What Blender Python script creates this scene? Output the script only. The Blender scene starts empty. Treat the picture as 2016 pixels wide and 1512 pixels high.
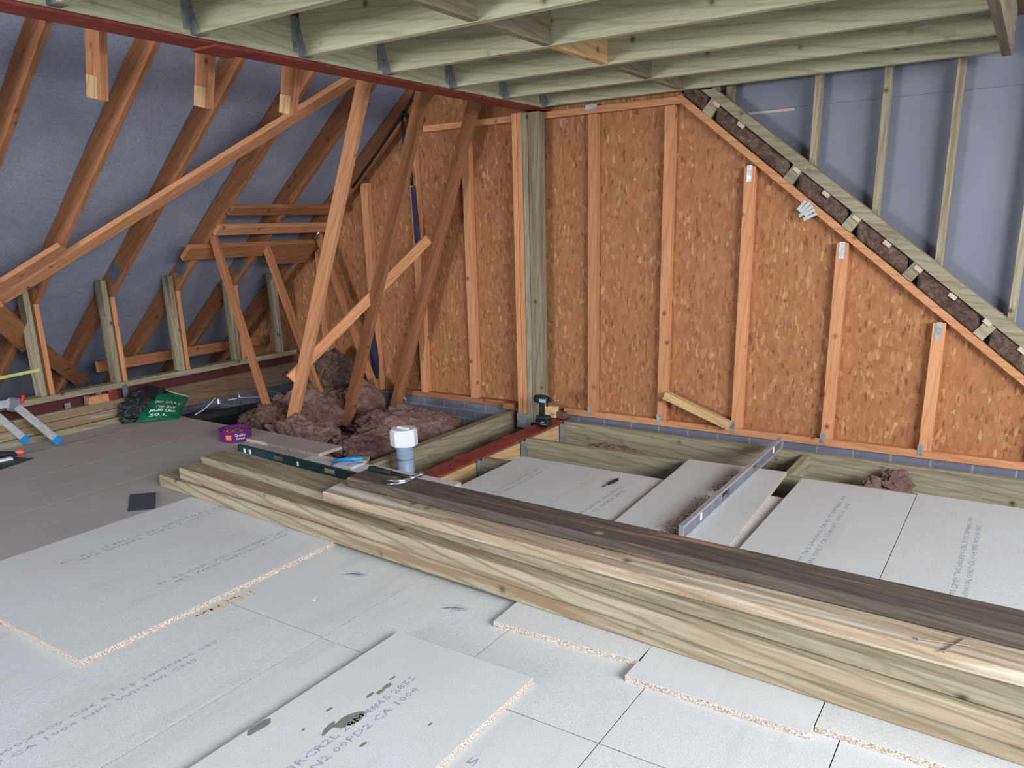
import bpy, bmesh, math, random
from mathutils import Vector, Matrix, noise
random.seed(7)
V = Vector
S = bpy.context.scene
COL = S.collection

# ------------------------------------------------------------------ camera, world, lights, exposure
W_, H_ = 2016.0, 1512.0
FPX, PPX, PPY = 1533.48, 1000.58, 865.86
yaw, pitch, roll = -0.5902, 0.27, 0.0274
fwd = V((math.sin(yaw)*math.cos(pitch), math.cos(yaw)*math.cos(pitch), -math.sin(pitch)))
rgt = V((math.cos(yaw), -math.sin(yaw), 0))
dwn = fwd.cross(rgt)
r2 = rgt*math.cos(roll) + dwn*math.sin(roll)
d2 = -rgt*math.sin(roll) + dwn*math.cos(roll)
cd = bpy.data.cameras.new('camera'); cam = bpy.data.objects.new('camera', cd); COL.objects.link(cam)
cam.matrix_world = Matrix(((r2.x, -d2.x, -fwd.x, 0), (r2.y, -d2.y, -fwd.y, 0), (r2.z, -d2.z, -fwd.z, 1.47), (0, 0, 0, 1)))
cd.sensor_fit = 'HORIZONTAL'; cd.sensor_width = 36
cd.lens = FPX/W_*36
cd.shift_x = (W_/2-PPX)/W_; cd.shift_y = (PPY-H_/2)/W_
cd.clip_start = 0.05
S.camera = cam
S.view_settings.view_transform = 'Standard'; S.view_settings.look = 'None'
S.view_settings.exposure = 0.08; S.view_settings.gamma = 1; S.view_settings.use_curve_mapping = False
S.cycles.use_denoising = True
S.cycles.max_bounces = 8; S.cycles.diffuse_bounces = 5
w = bpy.data.worlds.new('world'); S.world = w; w.use_nodes = True
bg = w.node_tree.nodes['Background']; bg.inputs[0].default_value = (0.80, 0.88, 1.0, 1); bg.inputs[1].default_value = 0.78

def area(name, loc, target, sx, sy, power, color):
    l = bpy.data.lights.new(name, 'AREA'); l.shape = 'RECTANGLE'; l.size = sx; l.size_y = sy
    l.energy = power; l.color = color
    o = bpy.data.objects.new(name, l); COL.objects.link(o); o.location = loc
    o.rotation_euler = (V(target)-V(loc)).to_track_quat('-Z', 'Y').to_euler()
    return o
area('floor_fill', (3.9, -0.5, 2.6), (-0.9, 2.4, 0.0), 2.4, 1.6, 490, (0.93, 0.97, 1.0))  # unseen lamp added high on the right to brighten the floor
area('window_light_right', (4.4, 2.0, 2.0), (-3.6, 4.2, 0.0), 1.6, 1.2, 125, (0.95, 0.96, 1.0))
area('window_light_behind', (-5.0, -5.8, 1.3), (-2.0, 4.0, 2.0), 1.9, 1.1, 400, (0.98, 0.98, 1.0))

# ------------------------------------------------------------------ materials
def lin(c):
    c = [x/255. for x in c]
    return tuple([x/12.92 if x <= .04045 else ((x+.055)/1.055)**2.4 for x in c])+(1,)
class NT:
    def __init__(s, name, rough=0.8, spec=0.25, metal=0):
        s.m = bpy.data.materials.new(name); s.m.use_nodes = True
        s.t = s.m.node_tree; s.n = s.t.nodes; s.b = s.n['Principled BSDF']
        s.b.inputs['Roughness'].default_value = rough; s.b.inputs['Metallic'].default_value = metal
        s.b.inputs['Specular IOR Level'].default_value = spec
    def L(s, a, b): s.t.links.new(a, b)
    def new(s, k, **kw):
        x = s.n.new(k)
        for a, v in kw.items(): setattr(x, a, v)
        return x
    def coord(s, scale=(1, 1, 1), rot=(0, 0, 0), rand=True):
        tc = s.new('ShaderNodeTexCoord'); mp = s.new('ShaderNodeMapping')
        mp.inputs['Scale'].default_value = scale; mp.inputs['Rotation'].default_value = rot
        if rand:
            oi = s.new('ShaderNodeObjectInfo'); ad = s.new('ShaderNodeVectorMath', operation='SCALE')
            ad.inputs[0].default_value = (37.1, 17.3, 51.7); s.L(oi.outputs['Random'], ad.inputs['Scale'])
            a2 = s.new('ShaderNodeVectorMath', operation='ADD'); s.L(tc.outputs['Object'], a2.inputs[0]); s.L(ad.outputs[0], a2.inputs[1])
            s.L(a2.outputs[0], mp.inputs[0])
        else: s.L(tc.outputs['Object'], mp.inputs[0])
        return mp.outputs[0]
    def noise(s, vec, scale=5, detail=4, rough=.55, dist=0):
        x = s.new('ShaderNodeTexNoise'); x.inputs['Scale'].default_value = scale; x.inputs['Detail'].default_value = detail
        x.inputs['Roughness'].default_value = rough; x.inputs['Distortion'].default_value = dist
        s.L(vec, x.inputs['Vector']); return x.outputs['Fac']
    def ramp(s, fac, stops, interp='LINEAR'):
        x = s.new('ShaderNodeValToRGB'); x.color_ramp.interpolation = interp; e = x.color_ramp.elements
        while len(e) < len(stops): e.new(.5)
        for i, (p, c) in enumerate(stops): e[i].position = p; e[i].color = c if len(c) == 4 else tuple(c)+(1,)
        s.L(fac, x.inputs[0]); return x.outputs[0]
    def mix(s, f, a, b, mode='MIX'):
        x = s.new('ShaderNodeMix', data_type='RGBA', blend_type=mode)
        for k, v in ((0, f), (6, a), (7, b)):
            if isinstance(v, (int, float)): x.inputs[k].default_value = v
            elif isinstance(v, tuple): x.inputs[k].default_value = v
            else: s.L(v, x.inputs[k])
        return x.outputs[2]
    def bump(s, h, strength=.2, dist=.005):
        x = s.new('ShaderNodeBump'); x.inputs['Strength'].default_value = strength; x.inputs['Distance'].default_value = dist
        s.L(h, x.inputs['Height']); s.L(x.outputs[0], s.b.inputs['Normal'])
    def base(s, c):
        if isinstance(c, tuple): s.b.inputs['Base Color'].default_value = c
        else: s.L(c, s.b.inputs['Base Color'])
BW = lambda v: (v, v, v, 1)

def wood(name, c1, c2, dark, knot, fine=.35, grain=.55, rings=.35, blotch=None, blotch_at=(.5, .62)):
    s = NT(name, .75, .2)
    v = s.coord((1.1, 16, 16)); n1 = s.noise(v, 2.2, 8, .65, 1.2)
    v2 = s.coord((.9, 7, 7)); wv = s.new('ShaderNodeTexWave', wave_type='BANDS', bands_direction='DIAGONAL')
    wv.inputs['Scale'].default_value = 1.6; wv.inputs['Distortion'].default_value = 7; wv.inputs['Detail'].default_value = 2; wv.inputs['Detail Scale'].default_value = .6
    s.L(v2, wv.inputs['Vector'])
    c = s.ramp(n1, [(.3, c2), (.68, c1)])
    rg = s.ramp(wv.outputs['Fac'], [(.0, BW(1)), (.22, BW(0))])
    mu = s.new('ShaderNodeMath', operation='MULTIPLY'); s.L(rg, mu.inputs[0]); mu.inputs[1].default_value = rings
    c = s.mix(mu.outputs[0], c, dark)
    nf = s.noise(s.coord((.8, 75, 75)), 2.0, 3, .6, .3)
    c = s.mix(s.ramp(nf, [(.3, BW(fine)), (.52, BW(0))]), c, dark)
    oi = s.new('ShaderNodeObjectInfo')
    val = s.ramp(oi.outputs['Random'], [(0, BW(.8)), (1, BW(1.12))])
    c = s.mix(1.0, c, val, 'MULTIPLY')
    if blotch:
        vb = s.coord((.45, 9, 9)); nb = s.noise(vb, 1.5, 5, .6, .8)
        c = s.mix(s.ramp(nb, [(blotch_at[0], BW(0)), (blotch_at[1], BW(1))]), c, blotch)
    vk = s.coord((1, 1, 1)); vo = s.new('ShaderNodeTexVoronoi'); vo.inputs['Scale'].default_value = 6.5; s.L(vk, vo.inputs['Vector'])
    kf = s.ramp(vo.outputs['Distance'], [(.045, BW(.85)), (.10, BW(.35)), (.17, BW(0))])
    c = s.mix(kf, c, knot)
    s.base(c); s.bump(n1, .25, .003)
    return s.m
M = {}
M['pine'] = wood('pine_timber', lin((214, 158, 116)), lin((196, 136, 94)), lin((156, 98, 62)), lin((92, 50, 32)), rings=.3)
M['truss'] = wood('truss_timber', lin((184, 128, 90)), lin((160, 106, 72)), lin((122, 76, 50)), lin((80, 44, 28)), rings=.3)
M['green'] = wood('treated_timber', lin((200, 200, 168)), lin((184, 180, 148)), lin((128, 122, 90)), lin((86, 80, 52)), rings=.3)
M['greenold'] = wood('weathered_treated_timber', lin((168, 160, 136)), lin((138, 130, 106)), lin((96, 88, 68)), lin((60, 50, 38)), rings=.35, blotch=lin((120, 104, 82)), blotch_at=(.52, .7))
M['stack'] = wood('stacked_treated_timber', lin((180, 172, 146)), lin((158, 146, 122)), lin((112, 98, 76)), lin((80, 68, 50)), rings=.6, blotch=lin((140, 118, 94)), blotch_at=(.46, .6))
M['stackbrown'] = wood('stacked_brown_timber', lin((186, 168, 144)), lin((168, 146, 120)), lin((116, 92, 70)), lin((88, 60, 46)), rings=.4, blotch=lin((212, 206, 190)), blotch_at=(.5, .64))
M['stackdark'] = wood('stained_dark_timber', lin((112, 102, 90)), lin((82, 74, 66)), lin((60, 52, 46)), lin((160, 146, 120)), rings=.4, blotch=lin((190, 130, 106)), blotch_at=(.6, .72))
M['packer'] = wood('clean_pine', lin((222, 190, 140)), lin((206, 170, 122)), lin((160, 116, 76)), lin((110, 70, 44)), rings=.35)

def mat_osb():
    s = NT('osb_sheet', .8, .2)
    outs = []
    for k, (sc, ang) in enumerate((((56, 56, 20), .25), ((48, 48, 21), -.5), ((90, 90, 26), .9), ((80, 80, 80), 0))):
        v = s.coord(sc, (0, ang, 0), rand=False)
        nn = s.new('ShaderNodeTexNoise'); nn.inputs['Scale'].default_value = .35; s.L(v, nn.inputs['Vector'])
        ad = s.new('ShaderNodeVectorMath', operation='MULTIPLY_ADD'); s.L(nn.outputs['Color'], ad.inputs[0]); ad.inputs[1].default_value = (1.6,)*3; s.L(v, ad.inputs[2])
        vo = s.new('ShaderNodeTexVoronoi'); vo.inputs['Scale'].default_value = 1.; s.L(ad.outputs[0], vo.inputs['Vector'])
        sp = s.new('ShaderNodeSeparateColor'); s.L(vo.outputs['Color'], sp.inputs[0]); outs.append(sp.outputs)
    A = s.ramp(outs[0][0], [(0, lin((153, 103, 68))), (.5, lin((162, 111, 74))), (1, lin((170, 120, 83)))])
    B = s.ramp(outs[1][1], [(0, lin((147, 98, 64))), (.6, lin((160, 111, 76))), (1, lin((178, 130, 93)))])
    f = s.noise(s.coord((14, 14, 6), rand=False), 1, 3)
    c = s.mix(s.ramp(f, [(.42, BW(0)), (.58, BW(1))]), A, B)
    c = s.mix(s.ramp(outs[2][2], [(.91, BW(0)), (.98, BW(.7))]), c, lin((112, 64, 36)))
    c = s.mix(s.ramp(outs[0][1], [(.93, BW(0)), (.99, BW(.5))]), c, lin((210, 172, 126)))
    fine = s.noise(s.coord((70, 70, 30), rand=False), 1, 4, .7)
    c = s.mix(s.ramp(fine, [(.3, BW(.35)), (.5, BW(0))]), c, lin((140, 88, 46)))
    s.base(c); s.bump(outs[0][0], .15, .002); return s.m
M['osb'] = mat_osb()

def mat_chip(name, c, edge=False, tint=None):
    s = NT(name, .62, .3)
    v = s.coord((1, 1, 1)); n = s.noise(v, 260 if not edge else 170, 3, .8); n2 = s.noise(v, 3.2, 4, .6)
    if edge:
        col = s.ramp(n, [(.36, lin((108, 92, 80))), (.5, lin((180, 166, 152))), (.62, lin((212, 202, 190)))])
    else:
        a = tuple(x*.66 for x in c[:3])+(1,); b = tuple(min(1, x*1.18) for x in c[:3])+(1,)
        col = s.ramp(n, [(.32, a), (.5, c), (.68, b)])
        col = s.mix(s.ramp(n2, [(.3, BW(.35)), (.7, BW(0))]), col, tint or lin((198, 192, 188)))
        n3 = s.noise(s.coord((.4, 2.5, 1)), 2.2, 5, .65)
        col = s.mix(s.ramp(n3, [(.55, BW(0)), (.75, BW(.35))]), col, lin((170, 162, 154)))
    s.base(col); s.bump(n, .08, .001); return s.m
M['chip'] = mat_chip('chipboard_face', lin((208, 211, 211)))
M['chipdusty'] = mat_chip('dusty_chipboard_face', lin((172, 166, 162)), tint=lin((148, 138, 130)))
M['chipedge'] = mat_chip('chipboard_edge', None, True)

def simple(name, c, rough=.6, metal=0, spec=.3, n=0, c2=None, nscale=20, bump=0, dist=.004, stretch=(1, 1, 1)):
    s = NT(name, rough, spec, metal)
    v = s.coord(stretch); f = s.noise(v, nscale, 5, .6)
    c2 = c2 or tuple(x*.8 for x in c[:3])+(1,)
    s.base(s.ramp(f, [(.35, c2), (.65, c)]))
    if bump: s.bump(f, bump, dist)
    return s.m
def mat_felt():
    s = NT('roof_membrane', .85, .2)
    v = s.coord((1, 1, 1), rand=False); n = s.noise(v, 2.4, 5, .6); n2 = s.noise(v, 60, 3, .7); n3 = s.noise(s.coord((2, 14, 14), rand=False), 3, 5, .7)
    c = s.ramp(n, [(.3, lin((142, 148, 168))), (.7, lin((168, 172, 188)))])
    c = s.mix(s.ramp(n2, [(.35, BW(.5)), (.6, BW(0))]), c, lin((122, 128, 148)))
    c = s.mix(s.ramp(n3, [(.5, BW(0)), (.75, BW(.4))]), c, lin((170, 172, 180)))
    s.base(c); s.bump(n, .5, .03); return s.m
M['felt'] = mat_felt()
M['pb'] = simple('plasterboard_back', lin((124, 126, 137)), .8, c2=lin((118, 120, 132)), nscale=2.2)
def mat_steel():
    s = NT('red_oxide_steel', .55, .35); v = s.coord(); n = s.noise(v, 14, 6, .7)
    s.base(s.ramp(n, [(.3, lin((104, 46, 40))), (.55, lin((142, 62, 56))), (.75, lin((160, 84, 76)))])); s.bump(n, .2, .002); return s.m
M['steel'] = mat_steel()
M['shadesteel'] = simple('shaded_red_steel', lin((92, 48, 42)), .7, nscale=12)  # red steel again, with the shade of the eaves put into its colour
M['galv'] = simple('galvanised_metal', lin((178, 184, 186)), .42, .6, .5, c2=lin((140, 146, 148)), nscale=25)
M['alu'] = simple('aluminium', lin((206, 208, 212)), .4, .5, .5, c2=lin((180, 183, 188)), nscale=30)
M['level'] = simple('grey_aluminium_level', lin((128, 130, 140)), .45, .3, .4, c2=lin((112, 114, 124)), nscale=12)
M['levelrail'] = simple('pale_metal_rail', lin((180, 182, 192)), .4, .4, .4, nscale=12)
M['black'] = simple('black_plastic', lin((38, 42, 46)), .5, nscale=12)
M['blackfilm'] = simple('black_film', lin((34, 38, 42)), .45, nscale=8)
M['slate'] = simple('dark_slate', lin((72, 76, 84)), .6, nscale=18, bump=.2)
M['teal'] = simple('dark_teal_plastic', lin((38, 66, 68)), .5, nscale=12)
M['grip'] = simple('dark_rubber', lin((34, 40, 46)), .7, nscale=30)
M['chrome'] = simple('polished_steel', lin((216, 216, 220)), .22, .9, .5, c2=lin((170, 170, 176)), nscale=20)
M['blue'] = simple('blue_plastic', lin((30, 140, 205)), .4, nscale=10)
M['brightblue'] = simple('bright_blue_strip', lin((40, 160, 240)), .35, nscale=10)
M['red'] = simple('red_plastic', lin((196, 44, 62)), .4, nscale=10)
M['orange'] = simple('orange_plastic', lin((226, 110, 90)), .4, nscale=10)
M['purple'] = simple('purple_plastic', lin((110, 42, 120)), .35, nscale=8, c2=lin((92, 34, 104)))
M['purplesheet'] = simple('purple_blue_sheet', lin((54, 52, 82)), .5, nscale=8)
M['white'] = simple('white_plastic', lin((228, 232, 236)), .35, nscale=6, c2=lin((214, 220, 226)))
M['pipe'] = simple('grey_pvc', lin((150, 166, 190)), .4, nscale=6, c2=lin((134, 148, 172)))
M['block'] = None
M['sack'] = simple('green_sack_plastic', lin((26, 116, 84)), .35, nscale=9, c2=lin((12, 84, 58)), bump=.4, dist=.01)
M['sackprint'] = simple('white_print', lin((206, 220, 216)), .5, nscale=9)
M['ink'] = simple('board_ink', lin((112, 116, 134)), .8, nscale=220, c2=lin((186, 190, 196)))
M['ink2'] = simple('faded_board_ink', lin((132, 134, 140)), .8, nscale=160, c2=lin((184, 186, 190)))
M['stain'] = simple('water_mark', lin((132, 130, 124)), .6, nscale=40)
M['brass'] = simple('brass_screws', lin((222, 180, 110)), .35, .7, .5, nscale=40)
M['yellow'] = simple('yellow_tape', lin((196, 202, 110)), .6, nscale=10)
M['clear'] = simple('frosted_clear_bag', lin((206, 206, 216)), .4, nscale=20)
M['cord'] = simple('white_cable_sheath', lin((205, 210, 205)), .5, nscale=10)
M['nail'] = simple('nail_steel', lin((176, 160, 140)), .4, .6, nscale=60)
M['void'] = simple('dark_underfloor', lin((66, 62, 60)), .9, nscale=6, c2=lin((48, 46, 46)))
M['deck'] = wood('deck_boards', lin((140, 116, 94)), lin((118, 98, 80)), lin((70, 56, 42)), lin((50, 40, 30)))
M['strip'] = simple('torn_paper', lin((196, 178, 160)), .8, nscale=30)
M['spade'] = simple('pale_spatula', lin((190, 196, 196)), .6, nscale=30)

def mat_block():
    s = NT('blockwork', .9, .15); v = s.coord(rand=False)
    sw = s.new('ShaderNodeSeparateXYZ'); s.L(v, sw.inputs[0]); cb = s.new('ShaderNodeCombineXYZ'); s.L(sw.outputs[0], cb.inputs[0]); s.L(sw.outputs[2], cb.inputs[1])
    b = s.new('ShaderNodeTexBrick'); s.L(cb.outputs[0], b.inputs['Vector']); b.inputs['Scale'].default_value = 1
    b.inputs['Brick Width'].default_value = .225; b.inputs['Row Height'].default_value = .075; b.inputs['Mortar Size'].default_value = .006
    b.inputs['Color1'].default_value = lin((118, 120, 134)); b.inputs['Color2'].default_value = lin((104, 108, 124)); b.inputs['Mortar'].default_value = lin((150, 146, 150))
    n = s.noise(v, 40, 4, .7); c = s.mix(s.ramp(n, [(.35, BW(.4)), (.6, BW(0))]), b.outputs['Color'], lin((90, 92, 106)))
    s.base(c); s.bump(n, .3, .003); return s.m
M['block'] = mat_block()
def mat_ins(name, a, b, c):
    s = NT(name, .95, .1); v = s.coord()
    n = s.noise(v, 9, 10, .78, 2.5); n2 = s.noise(s.coord((90, 14, 50)), 1.2, 6, .85, 4)
    col = s.ramp(n, [(.34, a), (.5, b), (.66, c)])
    col = s.mix(s.ramp(n2, [(.32, BW(.5)), (.5, BW(0))]), col, tuple(x*.5 for x in a[:3])+(1,)); col = s.mix(s.ramp(n2, [(.55, BW(0)), (.7, BW(.6))]), col, tuple(min(1,x*1.35) for x in c[:3])+(1,))
    s.base(col)
    mx = s.new('ShaderNodeMath', operation='ADD'); s.L(n, mx.inputs[0]); s.L(n2, mx.inputs[1]); s.bump(mx.outputs[0], 1, .02)
    return s.m
M['wool'] = mat_ins('pink_brown_wool', lin((140, 104, 94)), lin((184, 146, 134)), lin((216, 184, 172)))
M['woolbrown'] = mat_ins('brown_wool', lin((84, 62, 52)), lin((140, 112, 98)), lin((196, 168, 150)))

# ------------------------------------------------------------------ object helpers
def link(o, parent=None):
    COL.objects.link(o)
    if parent is not None: o.parent = parent
    return o
def tag(o, label=None, cat=None, group=None, kind=None):
    if label: o['label'] = label
    if cat: o['category'] = cat
    if group: o['group'] = group
    if kind: o['kind'] = kind
    return o
def empty(name, loc, label, cat, group=None, rz=0):
    o = bpy.data.objects.new(name, None); o.location = loc; o.rotation_euler = (0, 0, rz); o.empty_display_size = .05
    link(o); return tag(o, label, cat, group)
def mesh_obj(name, bm, mats, parent=None, matrix=None, smooth=False):
    me = bpy.data.meshes.new(name); bm.normal_update(); bm.to_mesh(me); bm.free()
    for m in (mats if isinstance(mats, (list, tuple)) else [mats]): me.materials.append(m)
    if smooth:
        for p in me.polygons: p.use_smooth = True
    o = bpy.data.objects.new(name, me); link(o, parent)
    if matrix is not None: o.matrix_basis = matrix
    return o
def bm_box(bm, c, s, bev=0, rot=None, mi=0):
    r = bmesh.ops.create_cube(bm, size=1.0); vs = r['verts']
    for v in vs: v.co = V((v.co.x*s[0], v.co.y*s[1], v.co.z*s[2]))
    es = list({e for v in vs for e in v.link_edges}); fs = list({f for v in vs for f in v.link_faces})
    if bev:
        q = bmesh.ops.bevel(bm, geom=es, offset=bev, segments=1, affect='EDGES', profile=.5)
        vs = list({v for f in q['faces'] for v in f.verts} | {v for v in vs if v.is_valid}); fs = list({f for v in vs for f in v.link_faces})
    for f in fs: f.material_index = mi
    for v in vs:
        if rot is not None: v.co = rot @ v.co
        v.co += V(c)
    return fs
def bm_cyl(bm, p0, p1, r0, r1=None, seg=16, mi=0):
    p0, p1 = V(p0), V(p1); r1 = r0 if r1 is None else r1
    d = p1-p0; q = d.to_track_quat('Z', 'Y').to_matrix().to_4x4(); q.translation = (p0+p1)/2
    r = bmesh.ops.create_cone(bm, cap_ends=True, segments=seg, radius1=r0, radius2=r1, depth=d.length, matrix=q)
    for f in {f for v in r['verts'] for f in v.link_faces}: f.material_index = mi
def frame(p0, p1, ref):
    x = (V(p1)-V(p0)).normalized(); z = V(ref) - x*x.dot(V(ref)); z.normalize(); y = z.cross(x)
    m = Matrix((x, y, z)).transposed().to_4x4(); m.translation = (V(p0)+V(p1))/2
    return m
def beam(name, p0, p1, wy, dz, mat, ref=(0, 0, 1), parent=None, bev=.002, bow=0, shear0=0, shear1=0, seg=1):
    """timber: grain and local x run p0 -> p1, wy across, dz along ref"""
    L = (V(p1)-V(p0)).length; bm = bmesh.new(); bm_box(bm, (0, 0, 0), (L, wy, dz), min(bev, wy*.2, dz*.2))
    for v in bm.verts:
        if v.co.x < 0: v.co.x += shear0*v.co.z
        else: v.co.x += shear1*v.co.z
    if bow:
        bmesh.ops.bisect_plane(bm, geom=list(bm.verts)+list(bm.edges)+list(bm.faces), plane_co=(0, 0, 0), plane_no=(1, 0, 0))
        for k in (-.25, .25): bmesh.ops.bisect_plane(bm, geom=list(bm.verts)+list(bm.edges)+list(bm.faces), plane_co=(k*L, 0, 0), plane_no=(1, 0, 0))
        for v in bm.verts: v.co.y += bow*(1-(2*v.co.x/L)**2)
    m = frame(p0, p1, ref)
    if parent is not None: m = parent.matrix_basis.inverted() @ m if parent.type != 'EMPTY' or True else m
    return mesh_obj(name, bm, mat, parent, m)
def prism(name, pts, y0, y1, mat, parent=None):
    """extrude an x-z outline from y0 to y1"""
    bm = bmesh.new(); a = [bm.verts.new((x, y0, z)) for x, z in pts]; b = [bm.verts.new((x, y1, z)) for x, z in pts]
    bm.faces.new(a); bm.faces.new(b[::-1]); n = len(pts)
    for i in range(n): bm.faces.new((a[i], b[i], b[(i+1) % n], a[(i+1) % n]))
    bmesh.ops.recalc_face_normals(bm, faces=bm.faces)
    return mesh_obj(name, bm, mat, parent)
def wm(o): return (wm(o.parent) if o.parent else Matrix.Identity(4)) @ o.matrix_basis
def local(parent, o):
    o.parent = parent; o.matrix_basis = wm(parent).inverted() @ o.matrix_basis; return o
def box(name, lo, hi, mat, parent=None, bev=0.001, rz=0):
    lo, hi = V(lo), V(hi); c = (lo+hi)/2; bm = bmesh.new(); bm_box(bm, (0, 0, 0), hi-lo, bev)
    m = Matrix.Translation(c) @ Matrix.Rotation(rz, 4, 'Z')
    o = mesh_obj(name, bm, mat, None, m)
    if parent is not None: local(parent, o)
    return o
def struct(o): o['kind'] = 'structure'; return o
def text_mesh(name, body, size, mat, mtx, parent, ext=.0004, sx=1.0):
    cu = bpy.data.curves.new(name, 'FONT'); cu.body = body; cu.size = size; cu.extrude = ext; cu.resolution_u = 1; cu.align_x = 'CENTER'; cu.align_y = 'CENTER'
    t = bpy.data.objects.new(name, cu); COL.objects.link(t); bpy.context.view_layer.update()
    me = bpy.data.meshes.new_from_object(t.evaluated_get(bpy.context.evaluated_depsgraph_get())); COL.objects.unlink(t); bpy.data.objects.remove(t)
    me.materials.clear(); me.materials.append(mat)
    o = bpy.data.objects.new(name, me); link(o)
    o.matrix_basis = mtx @ Matrix.Diagonal((sx, 1, 1, 1))
    local(parent, o); return o

# ------------------------------------------------------------------ setting
W = 5.27                                     # front face of the gable studs
YO = 5.33                                    # face of the OSB
struct(prism('wall_back', [(-7.52, -.002), (-4.27, 2.63), (-2.53, 2.63), (.62, .06), (.62, -.002)], YO, YO+.012, M['osb']))
pbw = struct(box('wall_upper', (-2.6, 5.462, -.1), (1.9, 5.475, 2.9), M['pb']))
box('trim_1', (-2.6, 5.4605, 2.137), (1.9, 5.4622, 2.1385), M['slate'])
struct(bpy.data.objects['trim_1'])
struct(box('wall_lower', (-7.4, 5.285, -.45), (1.9, 5.335, -.003), M['block']))
def felt():
    bm = bmesh.new(); nx, ny = 60, 120; g = []
    for i in range(nx+1):
        x = -7.75+i*(4.95/nx); row = []
        for j in range(ny+1):
            y = -6.6+j*(12.0/ny); sag = .018*noise.noise(V((x*1.3, y*1.1, 3)))+.006*noise.noise(V((x*7, y*6, 1)))
            row.append(bm.verts.new((x, y, .8*x+6.03+sag)))
        g.append(row)
    for i in range(nx):
        for j in range(ny): bm.faces.new((g[i][j], g[i+1][j], g[i+1][j+1], g[i][j+1]))
    r = bmesh.ops.extrude_face_region(bm, geom=list(bm.faces))
    for v in [v for v in r['geom'] if isinstance(v, bmesh.types.BMVert)]: v.co.z += .03
    bmesh.ops.recalc_face_normals(bm, faces=bm.faces)
    return struct(mesh_obj('wall_left', bm, M['felt'], smooth=True))
felt()
struct(box('floor', (-7.7, -6.6, -.47), (2.2, 5.6, -.45), M['void']))
struct(box('ceiling', (-3.4, 1.35, 2.49), (1.9, 5.46, 2.51), M['deck']))
struct(box('wall_left_base', (-7.72, -6.6, -.45), (-7.6, 5.4, .1), M['block'])).name = 'trim_2'

# ------------------------------------------------------------------ gable wall frame
ordn = ['first', 'second', 'third', 'fourth', 'fifth', 'sixth', 'seventh', 'eighth', 'ninth', 'tenth']
def nail_plate(parent, c, sx, sz, rows=4, n='nail_plate'):
    bm = bmesh.new(); bm_box(bm, (0, 0, 0), (sx, .0016, sz), 0)
    for r in range(rows):
        for k in range(2): bm_box(bm, ((k-.5)*sx*.45, -.0018, (r-(rows-1)/2)*sz/rows), (sx*.3, .002, sz/rows*.5), 0, Matrix.Rotation(.5, 3, 'Y'))
    return local(parent, mesh_obj(n, bm, M['galv'], None, Matrix.Translation(V(c))))
slope_z = lambda x: .523-.807*x
right = [(-2.776, 2.205), (-2.199, 2.205), (-1.643, None), (-1.044, None), (-.465, None), (.11, None)]
labs = ['pale pine wall stud directly right of the green corner post', 'tall pine wall stud where the level top rail meets the sloping rail',
        'pine wall stud with a perforated plate at its top, right end of the leaning offcut', 'pine wall stud with a small dark triangular gap right of its top',
        'short pine wall stud low under the sloping rail, far right', 'shortest pine wall stud at the right edge of the osb wall']
for i, (x, zt) in enumerate(right):
    x1 = x+.07; zt = zt or slope_z(x1+.0)-.004
    o = beam('wall_stud', (x+.035, W+.03, .046), (x+.035, W+.03, zt), .07, .058, M['pine'], ref=(0, -1, 0), shear1=0)
    tag(o, labs[i], 'wall stud', None)
    if i >= 2: nail_plate(o, (x+.035, W-.0005, zt-.045), .032, .1)
    if i < 5: nail_plate(o, (x+.012, W-.0005, .05), .03, .07, 3)
left = [(-5.02, 1.85, 'pine wall stud furthest left on the osb, behind the tallest leaning prop'), (-4.456, 2.205, 'pine wall stud behind the middle leaning prop, beside the purple sheet'),
        (-3.909, 2.205, 'pine wall stud between the third leaning prop and the green corner post'), (-5.66, 1.3, 'shadowed pine wall stud low in the dark left corner of the gable')]
for x, zt, lb in left:
    o = beam('wall_stud', (x+.04, W+.03, .01), (x+.04, W+.03, zt), .075, .058, M['pine'], ref=(0, -1, 0)); tag(o, lb, 'wall stud')
# rails
o = beam('bottom_rail', (-2.99, W+.03, .022), (.56, W+.03, .022), .06, .048, M['pine']); tag(o, 'long orange pine bottom rail of the osb wall, right of the corner post', 'rail')
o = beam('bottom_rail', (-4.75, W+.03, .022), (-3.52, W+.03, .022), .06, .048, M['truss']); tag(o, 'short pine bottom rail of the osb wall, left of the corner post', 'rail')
o = beam('top_rail', (-3.22, W+.03, 2.231), (-2.07, W+.03, 2.231), .058, .046, M['pine'])
tag(o, 'level pine top rail of the osb wall, right of the steel beam', 'rail'); nail_plate(o, (-2.75, W-.0005, 2.25), .09, .03, 2)
o = beam('top_rail', (-4.28, W+.03, 2.231), (-3.36, W+.03, 2.231), .058, .046, M['pine']); tag(o, 'level pine top rail of the osb wall, left of the steel beam', 'rail')
prism('sloping_rail', [(-2.13, 2.245), (.62, .025), (.62, .075), (-2.085, 2.262)], W+.001, W+.058, M['pine'])
tag(bpy.data.objects['sloping_rail'], 'orange pine rail sloping down right along the osb edge', 'rail')
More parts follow.
